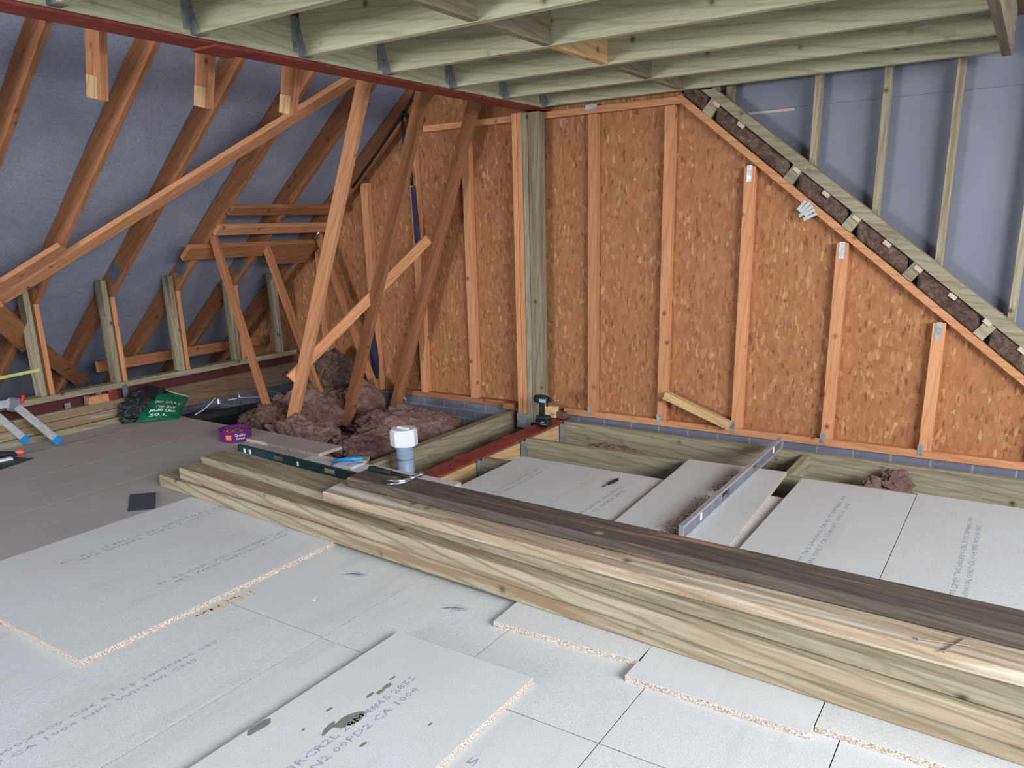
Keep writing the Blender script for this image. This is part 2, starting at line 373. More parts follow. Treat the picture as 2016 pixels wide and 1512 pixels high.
# corner posts
for x, m, lb in ((-3.343, 'pine', 'orange pine corner post, left one of the pair'), (-3.296, 'pine', 'orange pine corner post, right one of the pair against the green posts')):
    o = beam('corner_post', (x, 5.22, -.06), (x, 5.22, 2.255), .043, .08, M[m], ref=(0, -1, 0)); tag(o, lb, 'post')
for x, lb in ((-3.247, 'grey green treated corner post, left one of the pair'), (-3.172, 'broad grey green treated corner post right of its twin, above the drill')):
    wx = .045 if x < -3.2 else .095
    o = beam('corner_post', (x+(0 if wx < .05 else -.002), 5.215, -.08), (x, 5.215, 2.25), wx, .08, M['greenold'], ref=(0, -1, 0)); tag(o, lb, 'post')
o = box('post_bracket', (-3.37, 5.17, -.13), (-3.24, 5.178, -.01), M['galv']); tag(o, 'galvanised bracket at the foot of the corner posts', 'bracket')
# sloping roof edge beside the osb: wool, blocks, batten ends, green rafter
def wool_band(name, x0, x1, lb, seedz):
    bm = bmesh.new(); n = max(6, int((x1-x0)/.02)); m = 9
    rows = []
    for i in range(n+1):
        x = x0+(x1-x0)*i/n; zl = .578-.81*x+.001; zu = .712-.80*x-.001; row = []
        for j in range(m+1):
            z = zl+(zu-zl)*j/m; e = min(j, m-j, i, n-i)
            d = (.022*noise.noise(V((x*16, z*16, seedz)))+.012*noise.noise(V((x*45, z*45, seedz))))
            row.append(bm.verts.new((x+.008*noise.noise(V((x*30, z*30, 5))), W+.012-(d if e else -.01), z)))
        rows.append(row)
    for i in range(n):
        for j in range(m): bm.faces.new((rows[i][j], rows[i+1][j], rows[i+1][j+1], rows[i][j+1]))
    r = bmesh.ops.extrude_face_region(bm, geom=list(bm.faces))
    for v in [v for v in r['geom'] if isinstance(v, bmesh.types.BMVert)]: v.co.y = W+.09
    bmesh.ops.recalc_face_normals(bm, faces=bm.faces)
    o = mesh_obj(name, bm, M['woolbrown'], smooth=True); return tag(o, lb, 'insulation')
bxs = [-1.884, -1.338, -.969, -.605, -.198]
edges = [-2.075]+bxs+[.62]
wl = ['brown wool infill at the top of the sloping strip', 'longest brown wool infill between the two highest grey blocks', 'brown wool infill between the second and third grey blocks of the slope',
      'brown wool infill between the third and fourth grey blocks of the slope', 'brown wool infill between the fourth and lowest grey blocks', 'brown wool infill at the bottom right end of the sloping strip']
for i in range(6):
    a = edges[i]+(.03 if i else 0); b = edges[i+1]-(.03 if i < 5 else 0); wool_band('insulation_infill', a, b, wl[i], i*3.)
for i, x in enumerate(bxs):
    o = beam('spacer_block', (x-.042, W+.03, .578-.81*(x-.042)-.0+.006), (x+.048, W+.03, .578-.81*(x-.042)+.118), .05, .07, M['greenold'], ref=(.62, 0, -.78))
    o.matrix_basis = Matrix.Translation((x, W+.03, .645-.805*x)) @ Matrix.Rotation(math.atan(.805), 4, 'Y'); o.scale = (1, 1, 1)
    bm = bmesh.new(); bm_box(bm, (0, 0, 0), (.07, .055, .098), .002); bm.to_mesh(o.data); bm.free()
    tag(o, 'grey green spacer block across the sloping wool strip, %s from the top' % ordn[i], 'block')
for i, x in enumerate([-1.845, -1.68, -1.314, -1.129, -.942, -.757, -.575, -.38, -.189, 0.0]):
    z = {0: 2.179, 1: 2.04, 2: 1.746, 3: 1.597, 4: 1.447, 5: 1.297, 6: 1.149, 7: .995, 8: .852, 9: .70}[i]
    o = mesh_obj('batten_end', (lambda b: (bm_box(b, (0, 0, 0), (.05, .05, .024), .001), b)[1])(bmesh.new()), M['strip'], None, Matrix.Translation((x, W+.02, z)) @ Matrix.Rotation(math.atan(.80), 4, 'Y'))
    tag(o, 'pale cut batten end under the green rafter, %s from the top' % ordn[i], 'batten', 'batten ends along the sloping strip')
prism('gable_rafter', [(-1.95, 2.275), (.9, -.008), (.9, .09), (-1.86, 2.275)], W, W+.075, M['greenold']); tag(bpy.data.objects['gable_rafter'], 'long grey green rafter sloping down above the brown wool strip', 'rafter')
for x, lb in ((-1.81, 'short grey green stud in front of the plasterboard, top left'), (-1.262, 'grey green stud before the plasterboard, second from its left'), (-.872, 'grey green stud before the plasterboard, third from its left'),
              (-.50, 'long grey green stud before the plasterboard, fourth from its left'), (-.095, 'grey green stud before the plasterboard at the right edge of the photo')):
    o = beam('partition_stud', (x+.02, 5.385, .80-.79*x-.10), (x+.02, 5.385, 2.48), .042, .07, M['greenold'], ref=(0, -1, 0)); tag(o, lb, 'stud')
o = beam('packing_piece', (-1.87, 5.33, 2.19), (-1.87, 5.33, 2.36), .045, .04, M['greenold'], ref=(0, -1, 0)); tag(o, 'small pale timber end hanging under the last joist at the top of the slope', 'timber')
o = box('torn_strip', (-1.70, 5.459, 2.118), (-1.40, 5.4615, 2.134), M['strip'], rz=0); tag(o, 'thin torn peach strip on the plasterboard joint', 'strip')
bm = bmesh.new()
for k in range(5): bm_box(bm, ((k-2)*.022, 0, (k % 2)*.012), (.02, .003, .07+.015*(k % 3)), .0008, Matrix.Rotation(.12*(k-2), 3, 'Y'))
o = mesh_obj('splintered_offcut', bm, M['spade'], None, Matrix.Translation((-1.24, W-.004, 1.50)) @ Matrix.Rotation(.9, 4, 'Y')); tag(o, 'pale splintered wood scraps nailed on the osb under the sloping rail', 'wood scrap')
prism('membrane_scrap', [(-1.00, 1.36), (-.945, 1.325), (-.985, 1.29)], YO-.006, YO-.001, M['blackfilm']); tag(bpy.data.objects['membrane_scrap'], 'small dark triangle of membrane in the gap by the sloping rail', 'membrane')

# ------------------------------------------------------------------ steel beam, ceiling joists
def ibeam(name, x0, x1, z0, z1, y0, y1, lb, mt='steel'):
    xc = (x0+x1)/2; t = .012; bm = bmesh.new(); L = y1-y0; yc = (y0+y1)/2
    e = empty(name, (xc, yc, z0), lb, 'steel beam')
    box('flange', (x0, y0, z0), (x1, y1, z0+t), M[mt], e, .002); box('flange', (x0, y0, z1-t), (x1, y1, z1), M[mt], e, .002)
    box('web', (xc-.004, y0, z0+t), (xc+.004, y1, z1-t), M[mt], e, 0)
    return e
sb = ibeam('steel_beam', -3.262, -3.115, 2.262, 2.475, -.9, 5.33, 'red oxide steel beam along the left edge of the ceiling joists')
pl = box('splice_plate', (-3.275, 2.42, 2.250), (-3.095, 2.62, 2.262), M['steel'], sb, .002)
o = beam('packing_timber', (-3.15, -.9, 2.369), (-3.15, 5.25, 2.369), .062, .184, M['green']); tag(o, 'green treated timber filling the side of the ceiling steel', 'timber')
JY = [1.12, 1.72, 2.32, 2.92, 3.52, 4.12, 4.70, 5.215]
jl = ['green ceiling joist nearest the camera, above the frame', 'green ceiling joist whose hanger shows at the top left corner of the photo', 'green ceiling joist whose hanger stands just left of the beam splice plate',
      'green ceiling joist, fifth from the gable wall', 'green ceiling joist, fourth from the gable wall', 'green ceiling joist, third from the gable wall', 'green ceiling joist next to last before the gable wall', 'last green ceiling joist resting over the gable wall top rail']
def hanger(parent, x, y, zb, h, side=1, up=True):
    bm = bmesh.new(); t = .0015
    bm_box(bm, (x+side*.03, y+.0225, zb-t/2), (.06, .05, t), 0)
    for yy in (y-t/2-.001, y+.045+t/2+.001):
        vs = [bm.verts.new((x+side*a, yy+b, zb+c)) for b in (-t/2, t/2) for a, c in ((0, 0), (.06, 0), (.035, h*.4), (.012, h), (0, h))]
        bm.faces.new(vs[:5]); bm.faces.new(vs[5:][::-1])
        for i in range(5): bm.faces.new((vs[i], vs[5+i], vs[5+(i+1) % 5], vs[(i+1) % 5]))
        bm_box(bm, (x-side*.001, yy+(-.018 if yy < y else .018), zb+h*.55), (.0015, .034, h*.9), 0)
    bmesh.ops.recalc_face_normals(bm, faces=bm.faces)
    return local(parent, mesh_obj('joist_hanger', bm, M['galv']))
for y, lb in zip(JY, jl):
    o = beam('ceiling_joist', (-3.10, y+.0225, 2.382), (-.29, y+.0225, 2.382), .045, .2, M['green']); tag(o, lb, 'joist')
    hanger(o, -3.116, y, 2.281, .17)
for i, (a, b) in enumerate(zip(JY[:-1], JY[1:])):
    o = beam('noggin', (-2.072, a+.046, 2.382), (-2.072, b-.001, 2.382), .045, .196, M['stackbrown' if 0 else 'deck'] if 0 else M['packer'] if i % 3 == 1 else M['greenold'])
    tag(o, 'cross noggin between ceiling joists, %s counting away from the gable wall' % ordn[len(JY)-2-i], 'noggin')
o = beam('trimmer_joist', (-.265, -.9, 2.372), (-.265, 5.26, 2.372), .045, .22, M['greenold']); tag(o, 'trimmer timber across the right ends of the ceiling joists', 'joist')
o = mesh_obj('bored_hole', (lambda b: (bm_cyl(b, (0, -.0008, 0), (0, .0005, 0), .016), b)[1])(bmesh.new()), M['black'], None, Matrix.Translation((-2.24, 5.2145, 2.37)))
o = local(bpy.data.objects['ceiling_joist.007'], o)

# ------------------------------------------------------------------ left roof slope: rafters, props, binders
RY = [1.70, 2.285, 2.87, 3.45, 4.03, 4.62, 5.20]
rl = ['orange roof rafter at the far left top of the photo', 'orange roof rafter behind the leftmost hanging cut post', 'orange roof rafter meeting the first dwarf stud', 'orange roof rafter above the second dwarf stud, behind the third hanging post',
      'orange roof rafter carrying the left ends of the horizontal binders', 'orange roof rafter crossing behind the three binders', 'dark orange roof rafter lying along the osb gable']
n_ = V((-.8, 0, 1)).normalized()
def rpt(x, y, c): return V((x, y, .8*x+c))
for y, lb in zip(RY, rl):
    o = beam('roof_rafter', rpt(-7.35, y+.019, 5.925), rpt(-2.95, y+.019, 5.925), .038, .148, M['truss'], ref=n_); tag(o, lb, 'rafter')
    if y > 2.8:
        bm = bmesh.new(); bm_box(bm, (0, 0, 0), (.16, .0015, .11), 0, Matrix.Rotation(-math.atan(.8), 3, 'Y'))
        local(o, mesh_obj('nail_plate', bm, M['level'], None, Matrix.Translation(rpt(-5.93, y-.001, 5.93))))
hang = [(2.285, 2.06, 'leftmost stub of cut truss post hanging under the red beam'), (2.87, 2.08, 'middle stub of cut truss post hanging under the red beam'), (3.45, 2.10, 'right stub of cut truss post hanging under the red beam, crossing the long brace')]
for y, zb, lb in hang:
    o = beam('cut_post', (-3.66-.05+.02, y-.02, 2.56), (-3.80, y-.02, zb+.03), .04, .115, M['truss'], ref=(1, 0, 0)); tag(o, lb, 'cut post')
    L = max(v.co.x for v in o.data.vertices)
    bm = bmesh.new(); bm_box(bm, (L-.052, -.0212, -.012), (.10, .002, .088), 0); mesh_obj('sawn_face', bm, M['packer'], o)
props = [((-3.685, 4.03, 2.53), (-4.815, 4.03, -.09), 'nearest leaning timber prop from the red beam down into the wool'), ((-3.695, 4.62, 2.53), (-4.785, 4.62, -.17), 'middle leaning timber prop from the red beam down into the wool'),
         ((-3.605, 5.13, 2.53), (-4.68, 5.13, -.12), 'farthest leaning timber prop beside the osb gable')]
for a, b, lb in props:
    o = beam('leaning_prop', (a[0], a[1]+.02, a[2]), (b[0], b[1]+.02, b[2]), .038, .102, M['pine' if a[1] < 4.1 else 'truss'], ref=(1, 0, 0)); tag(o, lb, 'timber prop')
for y, a, b, lb in ((4.035, (-5.50, 1.47), (-4.98, -.17), 'thin angled strut under the leftmost binder'), (4.625, (-5.62, 1.43), (-4.98, -.17), 'thin angled strut under the middle of the thick binder'), (5.14, (-5.47, 1.42), (-4.84, -.12), 'thin angled strut close to the osb, behind the nearest prop')):
    o = beam('truss_strut', (a[0], y+.02, a[1]), (b[0], y+.02, b[1]), .036, .068, M['truss'], ref=(1, 0, 0)); tag(o, lb, 'strut')
def binder(c1, c2, y0, y1, lb, m='truss'):
    x1 = c1[0]; x2 = c2[0]; xm = (x1+x2)/2; wdt = abs(x2-x1)*1.2806; c = 5.83-.024
    o = beam('roof_binder', rpt(xm, y0, c), rpt(xm, y1, c), wdt, .038, M[m], ref=n_); return tag(o, lb, 'binder')
binder((-5.18, 0), (-5.25, 0), 4.03, 5.24, 'top one of the horizontal binders across the rafters')
binder((-5.362, 0), (-5.435, 0), 4.02, 5.24, 'middle horizontal binder across the rafters', 'pine')
binder((-5.545, 0), (-5.665, 0), 3.86, 5.24, 'thick lower horizontal binder with its free end pointing left')
binder((-5.667, 0), (-5.775, 0), 4.80, 5.24, 'short thick timber under the right half of the lowest binder')
o = beam('diagonal_brace', rpt(-6.62, 1.90, 5.806)+V((0, 0, 0)), rpt(-4.02, 4.52, 5.806), .105, .038, M['pine'], ref=n_); tag(o, 'long pine brace running diagonally up across the rafters', 'brace')
o = beam('diagonal_brace', rpt(-6.50, 1.86, 5.806), rpt(-5.50, 2.87, 5.806), .085, .038, M['pine'], ref=n_); tag(o, 'short pine brace lying above the long diagonal brace at far left', 'brace')
o = beam('counter_brace', rpt(-5.75, 2.30, 5.77), rpt(-7.0, 3.62, 5.806), .12, .038, M['truss'], ref=n_); tag(o, 'shadowed brace falling right behind the first dwarf stud', 'brace')
o = beam('brace_block', rpt(-5.9, 2.52, 5.73), rpt(-6.32, 2.93, 5.73), .16, .04, M['truss'], ref=n_); tag(o, 'thick end block on the brace at the left edge', 'block')
o = beam('cross_brace', (-4.70, 4.01, .36), (-4.165, 5.12, 1.37), .038, .08, M['pine'], ref=(-.3, -.5, 1)); tag(o, 'pale brace rising right behind the three leaning props', 'brace')
o = beam('eaves_noggin', (-6.5, 3.5, .40), (-6.5, 5.2, .40), .04, .09, M['truss']); tag(o, 'low horizontal timber in the dark eaves behind the dwarf studs', 'noggin')

# dwarf wall along the eaves
PX = -6.03
sl = ['first dwarf stud at the left edge, treated timber', 'second dwarf stud of treated timber from the left edge', 'third dwarf stud of treated timber from the left edge', 'fourth dwarf stud of treated timber behind the thin strut', 'fifth dwarf stud of treated timber in the far corner', 'sixth']
for i, y in enumerate([2.80, 3.385, 3.965, 4.55, 5.06]):
    o = beam('dwarf_stud', (PX-.047, y+.021, .325), (PX-.047, y+.021, [1.10, 1.13, 1.13, 1.03, 1.08][i]), .042, .094, M['greenold'], ref=(1, 0, 0)); tag(o, sl[i], 'dwarf stud')
    if i < 4:
        o = beam('rafter_post', (PX-.035, RY[i+2]+.012, .325), (PX-.035, RY[i+2]+.012, 1.0), .036, .07, M['pine'], ref=(1, 0, 0)); tag(o, 'orange post under the rafter beside the %s dwarf stud' % ordn[i], 'post')
o = beam('dwarf_wall_plate', (PX-.047, 1.2, .302), (PX-.047, 5.26, .302), .1, .045, M['greenold']); tag(o, 'treated sole plate under the dwarf studs', 'plate')
ee = ibeam('steel_beam', -6.14, -6.045, .06, .279, 1.2, 5.26, 'red steel beam under the dwarf wall plate, coloured darker for eaves shade', 'shadesteel')
o = beam('header_joist', (-6.01, 3.56, .115), (-6.01, 5.26, .115), .045, .19, M['deck']); tag(o, 'deep brown header timber below the dwarf wall, right of the green sack', 'joist')
for i, (y, z0, z1, m, lb) in enumerate(((2.95, .18, .245, 'galv', 'pale metal strap on the eaves beam beside the trestle'), (3.10, .16, .27, 'level', 'grey metal strap on the eaves beam'), (3.20, .15, .285, 'level', 'taller grey metal strap on the eaves beam'),
                                      (3.42, .12, .30, 'level', 'dark metal strap right of the red stiffener'))):
    o = box('metal_strap', (-6.03, y, z0), (-6.026, y+.045, z1), M[m]); tag(o, lb, 'strap')
o = box('steel_stiffener', (-6.04, 3.30, .09), (-6.025, 3.37, .279), M['steel']); tag(o, 'red steel stiffener on the eaves beam', 'stiffener')
o = box('packing_block', (-6.04, 3.12, .2), (-5.99, 3.28, .262), M['pine']); tag(o, 'small orange packing block on top of the plank pile', 'block')
for i, (z0, y1, x1) in enumerate(((.001, 3.42, -5.96), (.069, 3.36, -5.98), (.137, 3.5, -5.985))):
    o = beam('treated_plank', (-6.03, 1.3, z0+.033), (-6.03, y1, z0+.033), x1+6.043, .065, M['stack' if i else 'greenold']); o.location.x = (x1-6.043)/2
    tag(o, 'treated plank along the eaves, %s' % ('bottom of three', 'middle of three', 'top of three')[i], 'plank')

# ------------------------------------------------------------------ floor: joists, steel, boards
o = None
for y, x0, x1, lb in ((5.125, -2.91, .9, 'floor joist next to the gable wall'), (4.565, -2.91, .9, 'floor joist second from the gable wall'), (4.02, -2.91, .9, 'floor joist whose stub shows beside the left chipboard'), (3.46, -2.91, .9, 'floor joist hidden under the boards behind the timber stack')):
    o = beam('floor_joist', (x0, y+.0225, -.122), (x1, y+.0225, -.122), .045, .2, M['greenold']); tag(o, lb, 'joist'); hanger(o, x0-.012, y, -.223, .185)
o = beam('floor_noggin', (-1.09, 4.612, -.125), (-1.09, 5.124, -.125), .045, .19, M['greenold']); tag(o, 'cross noggin between the two rear floor joists', 'noggin')
sb2 = ibeam('steel_beam', -3.075, -2.925, -.235, -.026, 1.0, 5.27, 'red oxide steel beam set in the floor beside the grey pipe')
for y in (3.93, 4.50, 5.05): box('joint_plate', (-3.078, y, -.026), (-2.922, y+.10, -.018), M['steel'], sb2, .001)
o = beam('packing_timber', (-2.96, 3.2, -.135), (-2.96, 5.26, -.135), .05, .17, M['packer']); tag(o, 'pale timber packed into the side of the floor steel', 'timber')
o = beam('trimmer_joist', (-3.485, 1.2, -.122), (-3.485, 5.27, -.122), .07, .2, M['greenold']); tag(o, 'heavy weathered floor timber left of the red floor steel', 'joist')
o = beam('floor_joist', (-4.9, 3.42, -.122), (-3.1, 3.42, -.122), .045, .2, M['greenold']); tag(o, 'short floor joist under the board edge by the wool', 'joist')

def board(x0, x1, y0, y1, zt, lb, m='chip', rz=0, th=.0215, grp=None):
    lo = V((x0+.0002, y0+.0002, zt-th)); hi = V((x1-.0002, y1-.0002, zt)); c = (lo+hi)/2; s = hi-lo
    bm = bmesh.new(); bm_box(bm, (0, 0, 0), (s.y, s.x, s.z), .0004)
    for f in bm.faces: f.material_index = 0 if f.calc_center_median().z > th*.45 and abs(f.normal.z) > .9 else 1
    bm.normal_update()
    for f in bm.faces: f.material_index = 0 if f.normal.z > .3 else 1
    o = mesh_obj('chipboard_panel', bm, [M[m], M['chipedge']], None, Matrix.Translation(c) @ Matrix.Rotation(rz+math.pi/2, 4, 'Z'))
    return tag(o, lb, 'floor board', grp)
def stamp(b, x, y0, y1, lines, z, size=.032, mat='ink', sp=.044, flip=False):
    yc = (y0+y1)/2
    for i, t in enumerate(lines):
        m = Matrix.Translation((x+(i-(len(lines)-1)/2)*sp, yc, z+.0004)) @ Matrix.Rotation(math.pi/2, 4, 'Z')
        o = text_mesh('printed_text', t, size, M[mat], m, b, .0002)
        L = o.dimensions.x if o.dimensions.x else 1
        xs = [v.co.x for v in o.data.vertices]; ln = max(xs)-min(xs)
        k = (y1-y0)/ln if i == 0 else None
        if i == 0: kk = k
        o.matrix_basis = o.matrix_basis @ Matrix.Diagonal((kk, 1, 1, 1))
T1 = '2C12 E1 P5 22MM T&G 2400X600 C86 E1 P5 28M4#6S 080'; T2 = '5000/5001/AL ONLY CA 1004 NP5 WIN 00 CH5'
T3 = 'EL P5 C3RCR2L 28M4#6S 2855'; T4 = '4P5 WIN2 00PD2 CA 1004'
# lower layer
low = [(-2.655, -2.055, -.62, 1.775, 'board with a grey stamped line, left of the loose stained panel', 'chip'),
       (-2.655, -2.055, 1.778, 4.117, 'board from the left cross joint under the stack to the red steel', 'chip'),
       (-2.052, -1.482, -.62, 1.770, 'board mostly covered by the loose stained panel', 'chip'),
       (-2.052, -1.482, 1.773, 4.117, 'board with a dark scuff, just in front of the stack centre', 'chip'),
       (-1.479, -.892, -.62, 1.758, 'board in the bottom centre right of the loose stained panel', 'chip'),
       (-1.479, -.892, 1.762, 4.13, 'board in front of the first thick loose panel', 'chip'),
       (-.889, -.302, -.62, 1.758, 'board at the bottom, right of the four way joint', 'chip'),
       (-.889, -.302, 1.762, 4.0, 'board in front of the second thick loose panel', 'chip'),
       (-.299, .3, -.62, 4.0, 'board at the bottom right corner of the photo', 'chip'),
       (.303, .9, -.62, 4.6, 'board outside the right edge of the photo', 'chip'),
       (-3.255, -2.658, -.62, 1.9, 'lower board under the raised panel at bottom left', 'chip'),
       (-3.855, -3.258, -.62, 1.9, 'lower board at the bottom left corner of the photo', 'chip')]
LB = []
for a in low: LB.append(board(a[0], a[1], a[2], a[3], 0, 'grey chipboard floor '+a[4], a[5]))
stamp(LB[0], -2.35, .2, 1.55, [T1, T2], 0, .03, 'ink2')
stamp(LB[1], -2.39, 3.37, 3.95, [T3, T4], 0, .03, 'ink2')
stamp(LB[3], -1.80, 3.38, 3.88, ['SOLIDUS 5000/5001', 'KL ONLY 2855'], 0, .03, 'ink')
stamp(LB[4], -1.155, 1.35, 1.52, ['3815'], 0, .04, 'ink')
# raised layer at left
up = [(-3.243, -2.643, 1.187, 3.44, 'raised board with the long bare edge nearest the camera', 'chip'), (-3.845, -3.246, .6, 3.44, 'raised board second from the bare edge, with a grey stamped line', 'chip'), (-4.447, -3.848, .4, 3.46, 'raised board third from the bare edge, under the dark slate', 'chipdusty'),
      (-5.049, -4.450, .4, 3.66, 'raised board below the purple tub', 'chipdusty'), (-5.651, -5.052, .4, 3.68, 'raised board between the tub and the trestle', 'chipdusty'), (-5.95, -5.654, .4, 3.70, 'narrow raised board along the eaves planks', 'chipdusty')]
UB = [board(a[0], a[1], a[2], a[3], .022, 'dusty chipboard floor '+a[4], a[5]) for a in up]
stamp(UB[0], -2.94, 1.70, 2.42, [T3, T4], .022, .034, 'ink2')
stamp(UB[1], -3.54, 1.60, 2.55, [T3, T4], .022, .034, 'ink2')
stamp(UB[2], -4.14, 1.75, 2.10, ['2855 P5'], .022, .034, 'ink2')
stamp(UB[3], -4.74, 2.0, 2.9, [T3], .022, .034, 'ink2')
# sub-boards carrying the raised layer
for i, (a, b) in enumerate(((-4.45, -3.86), (-5.05, -4.453), (-5.65, -5.053), (-6.0, -5.653))):
    board(a, b, .4, 3.44 if i == 0 else 3.66, 0, 'hidden lower chipboard under the %s dusty raised board from the left' % ordn[3-i], 'chipdusty')
board(-3.855, -2.66, 1.905, 3.44, 0, 'hidden lower chipboard under the raised boards beside the stack', 'chipdusty')
# loose panels
A_ = board(-1.806, -1.214, -.45, 1.925, .022, 'loose grey chipboard panel in the foreground with dark wet stains and stamped text')
stamp(A_, -1.53, 1.00, 1.72, [T3, T4], .022, .036, 'ink', .05)
def blob(b, x, y, rx, ry, z, k, ang=0):
    bm = bmesh.new(); n = 26; c = []
    for i in range(n):
        a = 2*math.pi*i/n; r = 1+.28*noise.noise(V((math.cos(a)*1.3+k*7, math.sin(a)*1.3, k)))
        q = V((rx*r*math.cos(a), ry*r*math.sin(a), 0)); q.rotate(Matrix.Rotation(ang, 3, 'Z')); c.append(bm.verts.new((x+q.x, y+q.y, z+.0003)))
    bm.faces.new(c); r = bmesh.ops.extrude_face_region(bm, geom=list(bm.faces))
    for v in [v for v in r['geom'] if isinstance(v, bmesh.types.BMVert)]: v.co.z += .0003
    bmesh.ops.recalc_face_normals(bm, faces=bm.faces)
    local(b, mesh_obj('wet_stain', bm, M['stain']))
for k, (x, y, rx, ry, an) in enumerate(((-1.573, 1.44, .024, .05, -.2), (-1.60, 1.375, .010, .035, .25), (-1.598, 1.634, .009, .02, 0), (-1.596, 1.597, .008, .016, 0), (-1.612, 1.567, .006, .018, 0), (-1.668, 1.443, .005, .014, 0), (-1.457, 1.373, .006, .014, 0), (-1.615, 1.679, .004, .014, 0), (-1.788, 1.27, .016, .05, 0), (-1.35, 1.55, .004, .008, 0), (-1.47, 1.22, .005, .01, 0), (-1.66, 1.33, .004, .006, 0))): blob(A_, x, y, rx, ry, .022, k+1, an)
for b, x, y in ((LB[1], -2.33, 2.24), (LB[3], -1.76, 2.21)):
    bm = bmesh.new()
    for k in range(9): bm_box(bm, (x+(k-4)*.007+.008*math.sin(k*2.3), y+.012*math.cos(k*1.9), .0005), (.004, .07, .0004), 0, Matrix.Rotation(-1.1+.2*math.sin(k), 3, 'Z'))
    local(b, mesh_obj('pencil_scribble', bm, M['ink']))
C1 = board(-1.60, -1.01, 2.18, 4.515, .022, 'loose chipboard panel with the grey spirit level standing on it', rz=.0)
C1.rotation_euler.z += .048
C2 = board(-.962, -.374, 2.09, 4.455, .022, 'loose chipboard panel with stamped text, right of the level')
C3 = board(-.371, .225, 2.135, 4.485, .022, 'loose chipboard panel at the right edge with stamped text')
stamp(C2, -.672, 2.95, 4.25, [T1, T2], .022, .03, 'ink', .042); stamp(C3, -.085, 3.1, 4.22, [T1, T2], .022, .03, 'ink', .042)
o = board(-4.76, -3.785, 3.42, 3.63, .044, 'small loose chipboard offcut lying by the wool behind the black level', 'chipdusty', rz=-.04)
o = board(-3.60, -3.52, 3.53, 3.61, .0, 'tiny chipboard scrap beside the grey pipe', 'chipdusty', rz=.5)

# ------------------------------------------------------------------ timber stack
def stk(name_lb, xa, ya, xb, yb, wd, z0, z1, m, sh=0):
    """near edge runs (xa,ya)->(xb,yb); wd is the width away from the camera"""
    d = V((xb-xa, yb-ya, 0)).normalized(); nrm = V((-d.y, d.x, 0))
    a = V((xa, ya, (z0+z1)/2))+nrm*wd/2; b = V((xb, yb, (z0+z1)/2))+nrm*wd/2
    o = beam('treated_beam', a, b, wd, z1-z0, M[m], bev=.007); 
    for v in o.data.vertices:
        if v.co.x < 0: v.co.x += sh*v.co.y
    return tag(o, name_lb, 'timber')
stk('treated beam at the bottom front of the timber stack', -4.18, 2.50, 1.0, 2.185, .20, .0225, .094, 'stack', -.1)
stk('treated beam second from the bottom at the front of the stack', -4.0, 2.515, 1.0, 2.135, .19, .0945, .166, 'stack', -.2)
stk('hidden treated beam at the bottom back of the stack', -3.6, 2.69, 1.0, 2.40, .18, .0225, .094, 'greenold')
stk('hidden treated beam in the middle back of the stack', -3.75, 2.715, 1.0, 2.335, .18, .0945, .166, 'greenold')
stk('grey treated beam at the back of the stack with the black level beyond it', -3.93, 2.625, 1.0, 2.145, .20, .1665, .213, 'greenold', -.1)
stk('pale brown beam second from the top of the stack with nails on it', -2.75, 2.435, 1.0, 2.27, .30, .2135, .261, 'stackbrown', -.25)
stk('dark stained beam on top of the stack, with a hammer on it', -2.665, 2.545, 1.0, 2.40, .18, .2615, .309, 'stackdark', -.1)
for i, (a, b) in enumerate((((-.15, 2.355), (-.02, 2.385)), ((-.08, 2.31), (-.03, 2.425)))):
    bm = bmesh.new(); L = (V(b)-V(a)).length; bm_cyl(bm, (0, 0, 0), (L, 0, 0), .0022, seg=8); bm_cyl(bm, (-.001, 0, 0), (.001, 0, 0), .005, seg=10)
    an = math.atan2(b[1]-a[1], b[0]-a[0])
    o = mesh_obj('nail', bm, M['nail'], None, Matrix.Translation((a[0], a[1], .2655+.002*i)) @ Matrix.Rotation(an, 4, 'Z')); tag(o, 'long nail on the pale beam, %s' % ('lying along it', 'lying across the other nail'), 'nail', 'nails on the pale beam') if 0 else tag(o, 'long steel nail on the pale beam, ' + ('lying along the grain' if i == 0 else 'crossing over the other one'), 'nail')

# ------------------------------------------------------------------ insulation heaps in the open floor
def heap(lb, c, r, m='wool', sd=0, amp=.35, name='insulation_heap'):
    bm = bmesh.new(); bmesh.ops.create_icosphere(bm, subdivisions=6 if max(r) > .15 else 5, radius=1)
    for v in bm.verts:
        p = v.co.copy(); q = p*1.7+V((sd*3.1, sd, 0))
        q = q+V((noise.noise(q*1.5), noise.noise(q*1.5+V((9, 0, 0))), noise.noise(q*1.5+V((0, 7, 0)))))*.7
        f = 1+amp*noise.noise(q)+amp*.5*(1-2*abs(noise.noise(q*2.3)))*.6+amp*.3*(.5-abs(noise.noise(q*5)))+.07*noise.noise(V((q.x*22, q.y*9, q.z*30)))
        p = V((p.x*r[0], p.y*r[1], max(p.z, -.35)*r[2]))*f; v.co = p
    o = mesh_obj(name, bm, M[m], None, Matrix.Translation(c), smooth=True); return tag(o, lb, 'insulation')
heap('brown wool heap around the foot of the leftmost thin strut', (-5.12, 4.12, -.13), (.27, .20, .21), 'woolbrown', 1)
heap('pinkish wool heap between the leftmost strut and the nearest prop', (-5.22, 4.62, -.12), (.34, .26, .24), 'wool', 2)
heap('fluffy wool lump in front of the nearest prop', (-4.62, 3.98, -.15), (.30, .20, .19), 'wool', 3, .45)
heap('wool heap climbing the gable behind the props', (-5.35, 5.08, .02), (.24, .13, .30), 'woolbrown', 4)
heap('wool lump between the nearest and middle props', (-4.95, 4.98, -.08), (.22, .18, .18), 'wool', 5)
heap('wide pink wool quilt in front of the blockwork, behind the grey pipe', (-4.15, 4.72, -.2), (.52, .36, .20), 'wool', 6, .3)
